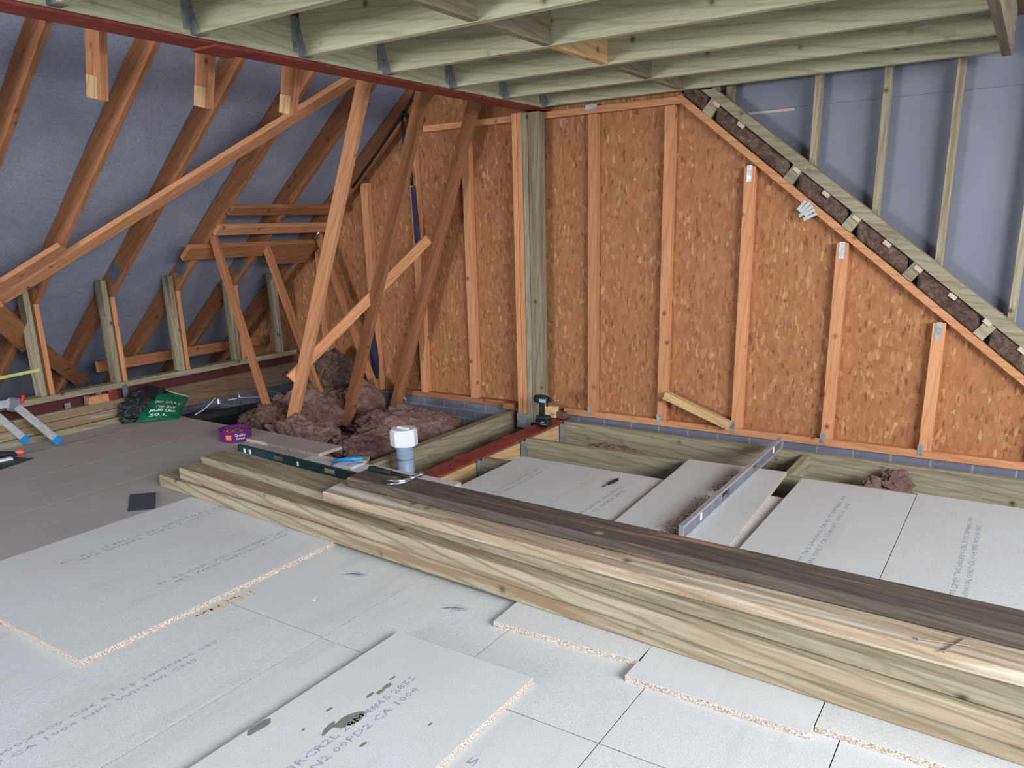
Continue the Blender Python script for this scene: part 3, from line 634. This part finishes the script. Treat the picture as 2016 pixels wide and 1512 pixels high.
heap('curled pink wool piece beside the loose offcut', (-3.98, 4.03, -.19), (.36, .22, .16), 'wool', 7, .4)
heap('dark wool remains under the wool quilt', (-4.35, 4.3, -.28), (.6, .5, .12), 'woolbrown', 8, .3)
heap('flat brown wool in the dark gap by the purple tub', (-5.3, 3.95, -.2), (.3, .15, .10), 'woolbrown', 12)
heap('small pink wool tuft between the rear floor joists', (-.55, 5.02, -.13), (.085, .06, .10), 'wool', 9, .4, 'insulation_tuft')
heap('pink wool scrap tucked by the rear joist, left part of the tuft', (-.66, 4.93, -.13), (.05, .05, .07), 'wool', 10, .4, 'insulation_tuft')
heap('pinkish wool crumbs against the rear joist under the second stud', (-2.44, 5.06, -.22), (.22, .05, .06), 'wool', 11, .6, 'insulation_tuft')
heap('thin wool layer below the open rear joists', (-2.0, 4.85, -.36), (1.6, .22, .06), 'woolbrown', 13, .3)

# ------------------------------------------------------------------ tools and small things
def lvl(name, L, h, t, mtx, lb, dark, vials, holes):
    e = empty(name, (0, 0, 0), lb, 'spirit level'); e.matrix_basis = mtx
    body, rail = (M['teal'], M['black']) if dark else (M['level'], M['levelrail'])
    def P(n, c, s, m, bev=.001):
        bm = bmesh.new(); bm_box(bm, (0, 0, 0), s, bev); return mesh_obj(n, bm, m, e, Matrix.Translation(V(c)))
    # web built from pieces between hand holes
    xs = [0]+[q for hl in holes for q in hl]+[L]
    bm = bmesh.new()
    for k in range(0, len(xs), 2): bm_box(bm, ((xs[k]+xs[k+1])/2, 0, h/2), (xs[k+1]-xs[k], t*.55, h-.016), 0)
    mesh_obj('web', bm, body, e)
    P('rail', (L/2, 0, h-.006), (L, t, .012), rail if not dark else M['teal']); P('rail', (L/2, 0, .006), (L, t, .012), rail if not dark else M['teal'])
    P('end_cap', (-.004, 0, h/2), (.008, t, h), M['black'] if dark else M['levelrail']); P('end_cap', (L+.004, 0, h/2), (.008, t, h), M['black'] if dark else M['levelrail'])
    for v in vials: P('vial', (v, 0, h/2), (.022, t*.8, h*.55), M['white'], .004)
    return e
m1 = Matrix.Translation((-1.222, 3.26, .023)) @ Matrix.Rotation(math.pi/2+.005, 4, 'Z')
lvl('spirit_level', 1.74, .074, .026, m1, 'long grey spirit level standing on edge on the chipboard', False, (.24, 1.55), ((.56, .68), (1.12, 1.24)))
for c in ((.82, 0, .05), (.90, 0, .05), (.94, 0, .05)):
    pass
an = math.atan2(3.135-3.215, -3.14+4.33)
m2 = Matrix.Translation((-4.33, 3.205, .0225)) @ Matrix.Rotation(an, 4, 'Z')
lvl('spirit_level', 1.2, .062, .024, m2, 'dark teal spirit level standing on the boards behind the stack', True, (.06, .12, .62), ((.36, .47), (.86, .97)))

# hammer
e = empty('claw_hammer', (-2.45, 2.64, .309), 'claw hammer with a black grip lying on the dark beam', 'hammer')
def curve_bm(pts, rs, seg=10, flat=None):
    bm = bmesh.new(); rings = []
    for i, p in enumerate(pts):
        p = V(p); d = (V(pts[min(i+1, len(pts)-1)])-V(pts[max(i-1, 0)])).normalized(); up = V((0, 0, 1)); s = d.cross(up).normalized() if abs(d.z) < .99 else V((1, 0, 0)); u = s.cross(d)
        a, b = rs[i] if isinstance(rs[i], tuple) else (rs[i], rs[i])
        rings.append([bm.verts.new(p+s*a*math.cos(2*math.pi*k/seg)+u*b*math.sin(2*math.pi*k/seg)) for k in range(seg)])
    for i in range(len(rings)-1):
        for k in range(seg): bm.faces.new((rings[i][k], rings[i][(k+1) % seg], rings[i+1][(k+1) % seg], rings[i+1][k]))
    bm.faces.new(rings[0][::-1]); bm.faces.new(rings[-1]); bmesh.ops.recalc_face_normals(bm, faces=bm.faces); return bm
def part(name, bm, m, e, smooth=True): return local(e, mesh_obj(name, bm, M[m], None, None, smooth))
part('grip', curve_bm([(-2.625, 2.680, .325), (-2.60, 2.678, .326), (-2.53, 2.672, .326), (-2.47, 2.668, .327)], [.010, (.017, .014), (.014, .012), (.012, .011)]), 'grip', e)
part('shaft', curve_bm([(-2.47, 2.668, .327), (-2.40, 2.663, .327), (-2.335, 2.655, .327)], [(.011, .009), (.009, .008), (.010, .009)]), 'black', e)
part('head', curve_bm([(-2.328, 2.726, .328), (-2.328, 2.705, .328), (-2.329, 2.70, .328), (-2.331, 2.675, .328), (-2.332, 2.64, .328)], [.014, .014, .010, .011, (.013, .012)], 12), 'chrome', e)
for s_ in (-1, 1): part('claw', curve_bm([(-2.332, 2.645, .325+s_*.003), (-2.338, 2.60, .325+s_*.005), (-2.36, 2.572, .325+s_*.007), (-2.40, 2.552, .325+s_*.009)], [(.012, .007), (.010, .007), (.008, .006), (.005, .004)], 8), 'chrome', e)
# zip bag
e = empty('zip_bag', (-3.44, 3.36, .023), 'small clear plastic bag with a bright blue strip beside the black level', 'bag')
bm = bmesh.new(); g = [[bm.verts.new((-3.56+.17*i/8, 3.29+.12*j/6+.02*i/8, .026+.020*abs(noise.noise(V((i*.6, j*.7, 2))))+.01*(1-abs(j-3)/3))) for j in range(7)] for i in range(9)]
for i in range(8):
    for j in range(6): bm.faces.new((g[i][j], g[i+1][j], g[i+1][j+1], g[i][j+1]))
r = bmesh.ops.extrude_face_region(bm, geom=list(bm.faces))
for v in [v for v in r['geom'] if isinstance(v, bmesh.types.BMVert)]: v.co.z = .0235
bmesh.ops.recalc_face_normals(bm, faces=bm.faces); part('pouch', bm, 'clear', e)
part('strip', curve_bm([(-3.565, 3.33, .050), (-3.50, 3.375, .056), (-3.42, 3.435, .054)], [.012, .013, .012], 8), 'brightblue', e)
# soil pipe
e = empty('vent_pipe', (-3.235, 3.63, -.4), 'grey plastic soil pipe with a white screw cap rising through the floor', 'pipe')
bm = bmesh.new(); bm_cyl(bm, (-3.235, 3.63, -.4), (-3.235, 3.63, .15), .055, seg=32); part('pipe', bm, 'pipe', e)
bm = bmesh.new(); bm_cyl(bm, (-3.235, 3.63, .03), (-3.235, 3.63, .055), .0585, seg=32); bm_cyl(bm, (-3.235, 3.63, .095), (-3.235, 3.63, .102), .057, seg=32); part('collar', bm, 'pipe', e)
bm = bmesh.new(); bm_cyl(bm, (-3.235, 3.63, .125), (-3.235, 3.63, .222), .088, .088, seg=8); bm_cyl(bm, (-3.235, 3.63, .222), (-3.235, 3.63, .232), .082, .076, seg=24); bm_box(bm, (-3.235, 3.63, .235), (.09, .02, .012), .002); part('cap', bm, 'white', e, False)
# drill driver on the red steel
dx, dy, dz = -2.975, 4.93, -.0175
e = empty('cordless_drill', (dx, dy, dz), 'black and teal cordless driver standing on the red floor steel', 'drill')
bm = bmesh.new(); bm_box(bm, (dx+.0, dy, dz+.028), (.115, .075, .054), .008); bat = part('battery', bm, 'black', e, False)
bm = bmesh.new(); bm_box(bm, (dx-.0, dy, dz+.068), (.10, .07, .026), .006); part('battery_mount', bm, 'teal', e, False)
part('handle', curve_bm([(dx-.012, dy, dz+.08), (dx-.016, dy, dz+.12), (dx-.010, dy, dz+.18)], [(.02, .026), (.017, .022), (.02, .024)], 12), 'grip', e)
part('motor_housing', curve_bm([(dx-.075, dy, dz+.205), (dx-.068, dy, dz+.205), (dx-.03, dy, dz+.206), (dx+.02, dy, dz+.207), (dx+.045, dy, dz+.207)], [.018, .030, .034, .032, .024], 16), 'black', e)
bm = bmesh.new(); bm_box(bm, (dx+.012, dy-.031, dz+.20), (.06, .006, .028), .002); part('side_plate', bm, 'alu', e, False)
part('chuck', curve_bm([(dx+.045, dy, dz+.207), (dx+.065, dy, dz+.207), (dx+.075, dy, dz+.207)], [.018, .014, .008], 12), 'grip', e)
bm = bmesh.new(); bm_cyl(bm, (dx+.075, dy, dz+.207), (dx+.135, dy, dz+.21), .0035, seg=8); part('bit', bm, 'chrome', e)
bm = bmesh.new(); bm_box(bm, (dx+.035, dy, dz+.165), (.012, .014, .03), .003); part('trigger', bm, 'black', e, False)
for z_, l_ in ((.036, .03), (.022, .05)): bm = bmesh.new(); bm_box(bm, (dx+.01+l_*.2, dy-.0383, dz+z_), (l_, .001, .005), 0); part('print_mark', bm, 'sackprint', bat, False)
# wooden blocks near the corner
for i, (x, y, z, s_, m_, lb) in enumerate(((-3.06, 5.20, -.0, (.10, .05, .09), 'packer', 'pale sawn block on the floor steel right of the drill'), (-2.975, 5.21, -.0, (.07, .05, .05), 'deck', 'small dark block against the gable right of the drill'), (-3.47, 5.22, .02, (.10, .06, .05), 'truss', 'short timber block on the floor timber left of the corner posts'))):
    bm = bmesh.new(); bm_box(bm, (0, 0, 0), s_, .002); o = mesh_obj('timber_block', bm, M[m_], None, Matrix.Translation((x, y, -.018+s_[2]/2+z))); tag(o, lb, 'block')
# purple tub
e = empty('sweet_tub', (-4.665, 3.43, .0225), 'low purple round tub full of screws on the chipboard', 'tub')
bm = bmesh.new(); n = 40; cx, cy = -4.665, 3.43; prof = [(.0, .0), (.100, .0), (.107, .008), (.112, .078), (.115, .082), (.108, .082), (.104, .01), (.0, .008)]
rings = []
for (r_, z_) in prof: rings.append([bm.verts.new((cx+max(r_, .001)*1.05*math.cos(2*math.pi*k/n), cy+max(r_, .001)*math.sin(2*math.pi*k/n), .0225+z_)) for k in range(n)])
for i in range(len(rings)-1):
    for k in range(n): bm.faces.new((rings[i][k], rings[i][(k+1) % n], rings[i+1][(k+1) % n], rings[i+1][k]))
bmesh.ops.recalc_face_normals(bm, faces=bm.faces); bowl = part('bowl', bm, 'purple', e)
def wrap_text(body, size, ang, z, r, mat, par):
    cu = bpy.data.curves.new('t', 'FONT'); cu.body = body; cu.size = size; cu.extrude = .0004; cu.align_x = 'CENTER'; cu.align_y = 'CENTER'; cu.resolution_u = 2
    t = bpy.data.objects.new('t', cu); COL.objects.link(t); bpy.context.view_layer.update()
    me = bpy.data.meshes.new_from_object(t.evaluated_get(bpy.context.evaluated_depsgraph_get())); bpy.data.objects.remove(t)
    for v in me.vertices:
        a = ang+v.co.x/r; rr = r+.001+v.co.z; v.co = V((cx+rr*1.05*math.cos(a), cy+rr*math.sin(a), z+v.co.y))
    me.materials.clear(); me.materials.append(M[mat]); o = bpy.data.objects.new('lettering', me); link(o); local(par, o)
ca = math.atan2(-3.43, 4.665)
wrap_text('Quality', .026, ca+.25, .078, .112, 'sackprint', bowl); wrap_text('Street', .026, ca+.25, .054, .111, 'sackprint', bowl)
bm = bmesh.new(); 
for k in range(7):
    for q in range(1): bm_box(bm, (cx+.1125*1.05*math.cos(ca-.62+k*.05), cy+.1125*math.sin(ca-.62+k*.05), .064), (.004, .007, .036), 0, Matrix.Rotation(ca-.62+k*.05, 3, 'Z'))
part('picture_label', bm, 'orange', bowl, False)
for i in range(90):
    a = random.uniform(0, 6.28); rr = .095*math.sqrt(random.random()); p = V((cx+rr*math.cos(a), cy+rr*math.sin(a), .066+random.uniform(-.01, .014)+.012*(1-rr/.1)))
    d = V((random.uniform(-1, 1), random.uniform(-1, 1), random.uniform(-.3, .3))).normalized()*.018
    bm = bmesh.new() if i == 0 else bm; bm_cyl(bm, p-d, p+d, .0022, .0012, seg=5); bm_cyl(bm, p-d, p-d*.93, .005, .005, seg=6)
o = mesh_obj('screws', bm, M['brass']); tag(o, 'brassy screws heaped inside the purple tub', 'screws', kind='stuff')
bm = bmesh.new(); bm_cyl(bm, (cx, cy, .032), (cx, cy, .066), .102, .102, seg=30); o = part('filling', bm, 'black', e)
# slate square
bm = bmesh.new(); vs = [(-3.937, 2.153), (-3.835, 2.250), (-4.08, 2.415), (-4.175, 2.315)]; a = [bm.verts.new((x, y, .0228+.002*k)) for k, (x, y) in enumerate(vs)]; f = bm.faces.new(a)
r = bmesh.ops.extrude_face_region(bm, geom=[f])
for v in [v for v in r['geom'] if isinstance(v, bmesh.types.BMVert)]: v.co.z += .003
bmesh.ops.recalc_face_normals(bm, faces=bm.faces); o = mesh_obj('slate_tile', bm, M['slate']); tag(o, 'dark grey square offcut lying on the dusty boards', 'tile')
bm = bmesh.new(); bm_box(bm, (-4.19, 2.53, .055), (.008, .012, .03), .002, Matrix.Rotation(0, 3, 'Z')); o = mesh_obj('plastic_tag', bm, M['strip']); tag(o, 'tiny pale tag at the left end of the front beam', 'tag')
# utility knife
e = empty('utility_knife', (-1.9, 3.86, .0), 'small grey utility knife lying on the chipboard behind the stack', 'knife')
part('handle', curve_bm([(-1.895, 3.86, .010), (-1.89, 3.91, .010), (-1.885, 3.955, .010)], [(.008, .007), (.011, .008), (.010, .008)], 8), 'grip', e)
bm = bmesh.new(); bm_box(bm, (-1.902, 3.825, .008), (.012, .055, .001), 0, Matrix.Rotation(.1, 3, 'Z')); bm_cyl(bm, (-1.885, 3.955, .010), (-1.883, 3.972, .010), .010, .006, seg=8); part('blade', bm, 'chrome', e)
# offcut leaning against the gable
o = beam('offcut', (-2.125, 5.235, .245), (-1.64, 5.235, .072), .06, .055, M['packer']); tag(o, 'pale pine offcut leaning across the foot of the osb wall', 'offcut')
# sack and lining
def sack():
    e = empty('green_sack', (-5.75, 3.5, .022), 'crumpled green plastic sack with white print on the boards', 'sack')
    c00, c10, c11, c01 = V((-5.80, 3.35, .03)), V((-5.60, 3.60, .03)), V((-5.88, 3.91, .125)), V((-5.90, 3.64, .25))
    bm = bmesh.new(); nu, nv = 26, 34; G = []
    for i in range(nu+1):
        row = []
        for j in range(nv+1):
            u, v_ = i/nu, j/nv; p = c00.lerp(c10, u).lerp(c01.lerp(c11, u), v_)
            puff = math.sin(math.pi*min(1, u*1.0))*math.sin(math.pi*min(1, .1+v_*.9)); nn = V((.75, -.45, .5)).normalized()
            cr = .02*noise.noise(V((u*4, v_*4, 1)))+.008*noise.noise(V((u*11, v_*9, 4)))
            row.append(bm.verts.new(p+nn*(.075*puff+cr*(.4+puff)) - V((0, 0, .0))))
        G.append(row)
    for i in range(nu):
        for j in range(nv): bm.faces.new((G[i][j], G[i+1][j], G[i+1][j+1], G[i][j+1]))
    r = bmesh.ops.extrude_face_region(bm, geom=list(bm.faces))
    for v in [v for v in r['geom'] if isinstance(v, bmesh.types.BMVert)]: v.co += V((-.05, .02, -.012))
    for v in bm.verts: v.co.z = max(v.co.z, .024)
    bmesh.ops.recalc_face_normals(bm, faces=bm.faces); bag = local(e, mesh_obj('bag', bm, M['sack'], None, None, True))
    def on(u, v_):
        p = c00.lerp(c10, u).lerp(c01.lerp(c11, u), v_); puff = math.sin(math.pi*u)*math.sin(math.pi*min(1, .1+v_*.9)); nn = V((.75, -.45, .5)).normalized()
        cr = .02*noise.noise(V((u*4, v_*4, 1)))+.008*noise.noise(V((u*11, v_*9, 4)))
        return p+nn*(.075*puff+cr*(.4+puff)+.003)
    def put(body, u0, u1, v0, h, nm='lettering'):
        cu = bpy.data.curves.new('t', 'FONT'); cu.body = body; cu.size = 1; cu.align_x = 'LEFT'; cu.resolution_u = 2; cu.offset = .02
        t = bpy.data.objects.new('t', cu); COL.objects.link(t); bpy.context.view_layer.update()
        me = bpy.data.meshes.new_from_object(t.evaluated_get(bpy.context.evaluated_depsgraph_get())); bpy.data.objects.remove(t)
        L = max(v.co.x for v in me.vertices)
        for v in me.vertices: v.co = on(u0+(u1-u0)*v.co.x/L, v0+h*v.co.y)
        me.materials.clear(); me.materials.append(M['sackprint']); o = bpy.data.objects.new(nm, me); link(o); local(bag, o)
    put('M&GRAY', .22, .9, .52, .13); put('Top Soil', .3, .8, .36, .10); put('Multi Use', .2, .85, .24, .10); put('50 L', .25, .7, .12, .10)
    bm = bmesh.new(); pts = [on(i/12, .985) for i in range(13)]; bb = curve_bm(pts, [.004]*13, 6); bm.free(); local(e, mesh_obj('hem', bb, M['sackprint'], None, None, True))
sack()
heap('black plastic sack slumped behind the green sack', (-5.89, 3.53, .09), (.065, .21, .15), 'blackfilm', 21, .3, 'black_sack'); bpy.data.objects['black_sack']['category'] = 'sack'
# folding work platform
e = empty('work_platform', (-5.85, 2.62, .022), 'aluminium folding platform with blue feet at the left edge', 'work platform')
def leg(p0, p1, foot):
    o = beam('leg', p0, p1, .025, .05, M['alu'], ref=(0, 1, 0)); local(e, o); lg = o
    d = (V(p1)-V(p0)).normalized(); f = beam('foot', V(p1)-d*.05, V(p1), .030, .056, M['blue'], ref=(0, 1, 0)); local(lg, f)
leg((-5.83, 2.53, .33), (-5.685, 2.705, .042), True); leg((-6.02, 2.42, .33), (-5.93, 2.60, .042), True)
bm = bmesh.new(); bm_box(bm, (0, 0, 0), (.03, .09, .10), .012); local(e, mesh_obj('hinge', bm, M['level'], None, Matrix.Translation((-5.845, 2.52, .345)) @ Matrix.Rotation(-.3, 4, 'X')))
bm = bmesh.new(); bm_box(bm, (0, 0, 0), (.03, .02, .06), .006); local(e, mesh_obj('release_catch', bm, M['red'], None, Matrix.Translation((-5.825, 2.575, .375)) @ Matrix.Rotation(-.4, 4, 'X')))
local(e, beam('stile', (-5.845, 1.75, .36), (-5.845, 2.49, .36), .025, .055, M['alu'])); local(e, beam('stile', (-6.0, 1.75, .36), (-6.0, 2.45, .36), .025, .055, M['alu']))
local(e, box('deck', (-5.99, 1.75, .375), (-5.86, 2.45, .388), M['alu']))
bm = bmesh.new(); bm_box(bm, (0, 0, 0), (.001, .03, .05), 0); local(e, mesh_obj('sticker', bm, M['sackprint'], None, Matrix.Translation((-5.789, 2.58, .25)) @ Matrix.Rotation(.5, 4, 'X')))
o = beam('yellow_strip', (-5.93, 1.9, .50), (-5.93, 2.77, .542), .006, .022, M['yellow']); tag(o, 'pale yellow strip against the first dwarf stud at the left edge', 'strip')
e = empty('hand_saw', (-5.6, 2.3, .022), 'tool with an orange red knob and pale blade on the boards, left edge', 'tool')
part('handle', curve_bm([(-5.80, 2.26, .04), (-5.74, 2.33, .045), (-5.68, 2.41, .04)], [.018, .022, .016], 10), 'grip', e)
part('knob', curve_bm([(-5.69, 2.40, .045), (-5.665, 2.425, .05), (-5.645, 2.44, .045)], [.012, .02, .010], 10), 'orange', e)
bm = bmesh.new(); bm_box(bm, (-5.64, 2.24, .031), (.05, .22, .014), .002, Matrix.Rotation(-.12, 3, 'Z')); part('blade', bm, 'white', e, False)
bm = bmesh.new(); bm_box(bm, (-5.62, 2.22, .0235), (.34, .34, .002), 0, Matrix.Rotation(.3, 3, 'Z')); o = mesh_obj('plastic_sheet', bm, M['teal']); tag(o, 'dark teal sheet under the tool at the left edge', 'sheet')
# cable, strap, films
def tube(name, pts, r, m, lb, cat):
    o = mesh_obj(name, curve_bm(pts, [r]*len(pts), 6), M[m], None, None, True); return tag(o, lb, cat)
tube('white_cable', [(-5.60, 3.75, .03), (-5.60, 3.84, .055), (-5.6, 3.92, .10), (-5.6, 3.965, .132)], .004, 'cord', 'short white cable curving up beside the green sack', 'cable')
tube('thin_cable', [(-5.55, 4.05, .10), (-5.6, 4.22, .085), (-5.55, 4.38, .06)], .0035, 'cord', 'thin pale cable in the dark gap left of the brown wool', 'cable')
tube('thin_cable', [(-5.62, 4.21, .14), (-5.62, 4.225, .06), (-5.61, 4.23, -.03)], .005, 'chrome', 'shiny upright wire in the dark gap left of the brown wool', 'cable')
o = beam('black_batten', (-5.9, 3.85, -.06), (-5.5, 5.2, -.06), .10, .05, M['blackfilm']); tag(o, 'black film covered timber in the gap below the header', 'timber')
prism('purple_sheet', [(-4.43, 1.78), (-4.385, 1.80), (-4.36, 1.42), (-4.37, 1.28), (-4.395, 1.26), (-4.42, 1.36)], 5.255, 5.262, M['purplesheet']); tag(bpy.data.objects['purple_sheet'], 'hanging purple blue sheet behind the middle prop', 'sheet')
prism('purple_sheet', [(-5.04, .80), (-4.98, .72), (-4.93, .30), (-4.95, .12), (-5.0, .14), (-5.03, .5)], 5.24, 5.262, M['purplesheet']); tag(bpy.data.objects['purple_sheet.001'], 'shadowed purple blue sheet low behind the wool', 'sheet')
tube('black_strap', [(-4.20, 5.19, 2.56), (-4.42, 5.19, 2.34), (-4.75, 5.19, 2.05), (-5.03, 5.185, 1.81)], .011, 'blackfilm', 'black strap hanging along the rafter on the gable', 'strap')
tube('black_strap', [(-4.43, 5.2, 2.33), (-4.44, 5.22, 2.10), (-4.40, 5.24, 1.86), (-4.41, 5.25, 1.80)], .014, 'blackfilm', 'loose black strap end dangling before the osb', 'strap')
tube('black_strap', [(-4.40, 5.18, 2.36), (-4.33, 5.15, 2.31), (-4.31, 5.15, 2.27)], .016, 'blackfilm', 'curled black strap end below the red beam', 'strap')
tube('metal_clip', [(-5.44, 5.14, 1.50), (-5.43, 5.12, 1.44), (-5.45, 5.12, 1.385)], .012, 'chrome', 'shiny metal clip between the binders by the nearest prop', 'clip')
tube('splinter', [(-4.62, 5.23, .06), (-4.66, 5.2, .03), (-4.60, 5.22, -.04)], .008, 'packer', 'split wood fibre at the left end of the short bottom rail', 'splinter')

bm = bmesh.new(); random.seed(3)  # brown flecks draw the level's shadow strip as well as loose shavings
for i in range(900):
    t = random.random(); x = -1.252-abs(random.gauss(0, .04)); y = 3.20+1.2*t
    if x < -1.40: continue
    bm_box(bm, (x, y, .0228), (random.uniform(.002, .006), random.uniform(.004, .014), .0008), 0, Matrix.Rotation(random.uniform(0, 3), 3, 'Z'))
o = mesh_obj('level_shade_shavings', bm, M['deck']); tag(o, 'brown shavings along the grey level, also drawing its shadow strip', 'shavings', kind='stuff')
bm = bmesh.new()
for i in range(110):
    t = random.random(); y = 1.62+.28*t; x = -2.615+abs(random.gauss(0, .025))*(.3+t)
    bm_box(bm, (x, y, .0006), (random.uniform(.003, .008), random.uniform(.004, .012), .0008), 0, Matrix.Rotation(random.uniform(0, 3), 3, 'Z'))
o = mesh_obj('sawdust', bm, M['packer']); tag(o, 'yellowish sawdust along the bare raised board edge', 'sawdust', kind='stuff')
o = mesh_obj('paper_scrap', (lambda b: (bm_box(b, (0, 0, 0), (.012, .028, .001), 0), b)[1])(bmesh.new()), M['white'], None, Matrix.Translation((-2.31, 1.98, .0008)) @ Matrix.Rotation(.7, 4, 'Z')); tag(o, 'tiny white paper scrap on the boards left of centre', 'scrap')

GR = {'wall_stud': 'pine studs of the osb gable wall', 'corner_post': 'posts in the corner below the steel beam', 'bottom_rail': 'bottom rails of the osb wall', 'top_rail': 'top rails of the osb wall', 'insulation_infill': 'wool infills of the sloping strip',
      'spacer_block': 'spacer blocks of the sloping strip', 'partition_stud': 'studs in front of the plasterboard', 'ceiling_joist': 'treated ceiling joists', 'noggin': 'noggins between the ceiling joists', 'roof_rafter': 'rafters of the left roof slope',
      'cut_post': 'cut truss posts hanging under the beam', 'leaning_prop': 'leaning props below the steel beam', 'truss_strut': 'thin struts rising from the wool', 'roof_binder': 'horizontal binders across the rafters', 'diagonal_brace': 'diagonal braces on the rafters',
      'dwarf_stud': 'dwarf studs along the eaves', 'rafter_post': 'orange posts beside the dwarf studs', 'metal_strap': 'metal straps on the eaves beam', 'treated_plank': 'planks piled along the eaves', 'floor_joist': 'treated floor joists',
      'chipboard_panel': 'chipboard floor panels', 'treated_beam': 'beams in the timber stack', 'nail': 'nails on the pale beam', 'insulation_heap': 'wool heaps in the open floor', 'insulation_tuft': 'wool tufts by the rear floor joist', 'timber_block': 'small blocks by the drill',
      'spirit_level': 'spirit levels', 'steel_beam': 'red steel beams', 'black_strap': 'black straps by the gable', 'purple_sheet': 'purple blue sheets', 'thin_cable': 'thin cables in the dark gap', 'packing_timber': 'timbers packed into the steels', 'trimmer_joist': 'trimmer joists'}
for o in S.objects:
    k = o.name.split('.')[0]
    if o.parent is None and k in GR and 'group' not in o: o['group'] = GR[k]
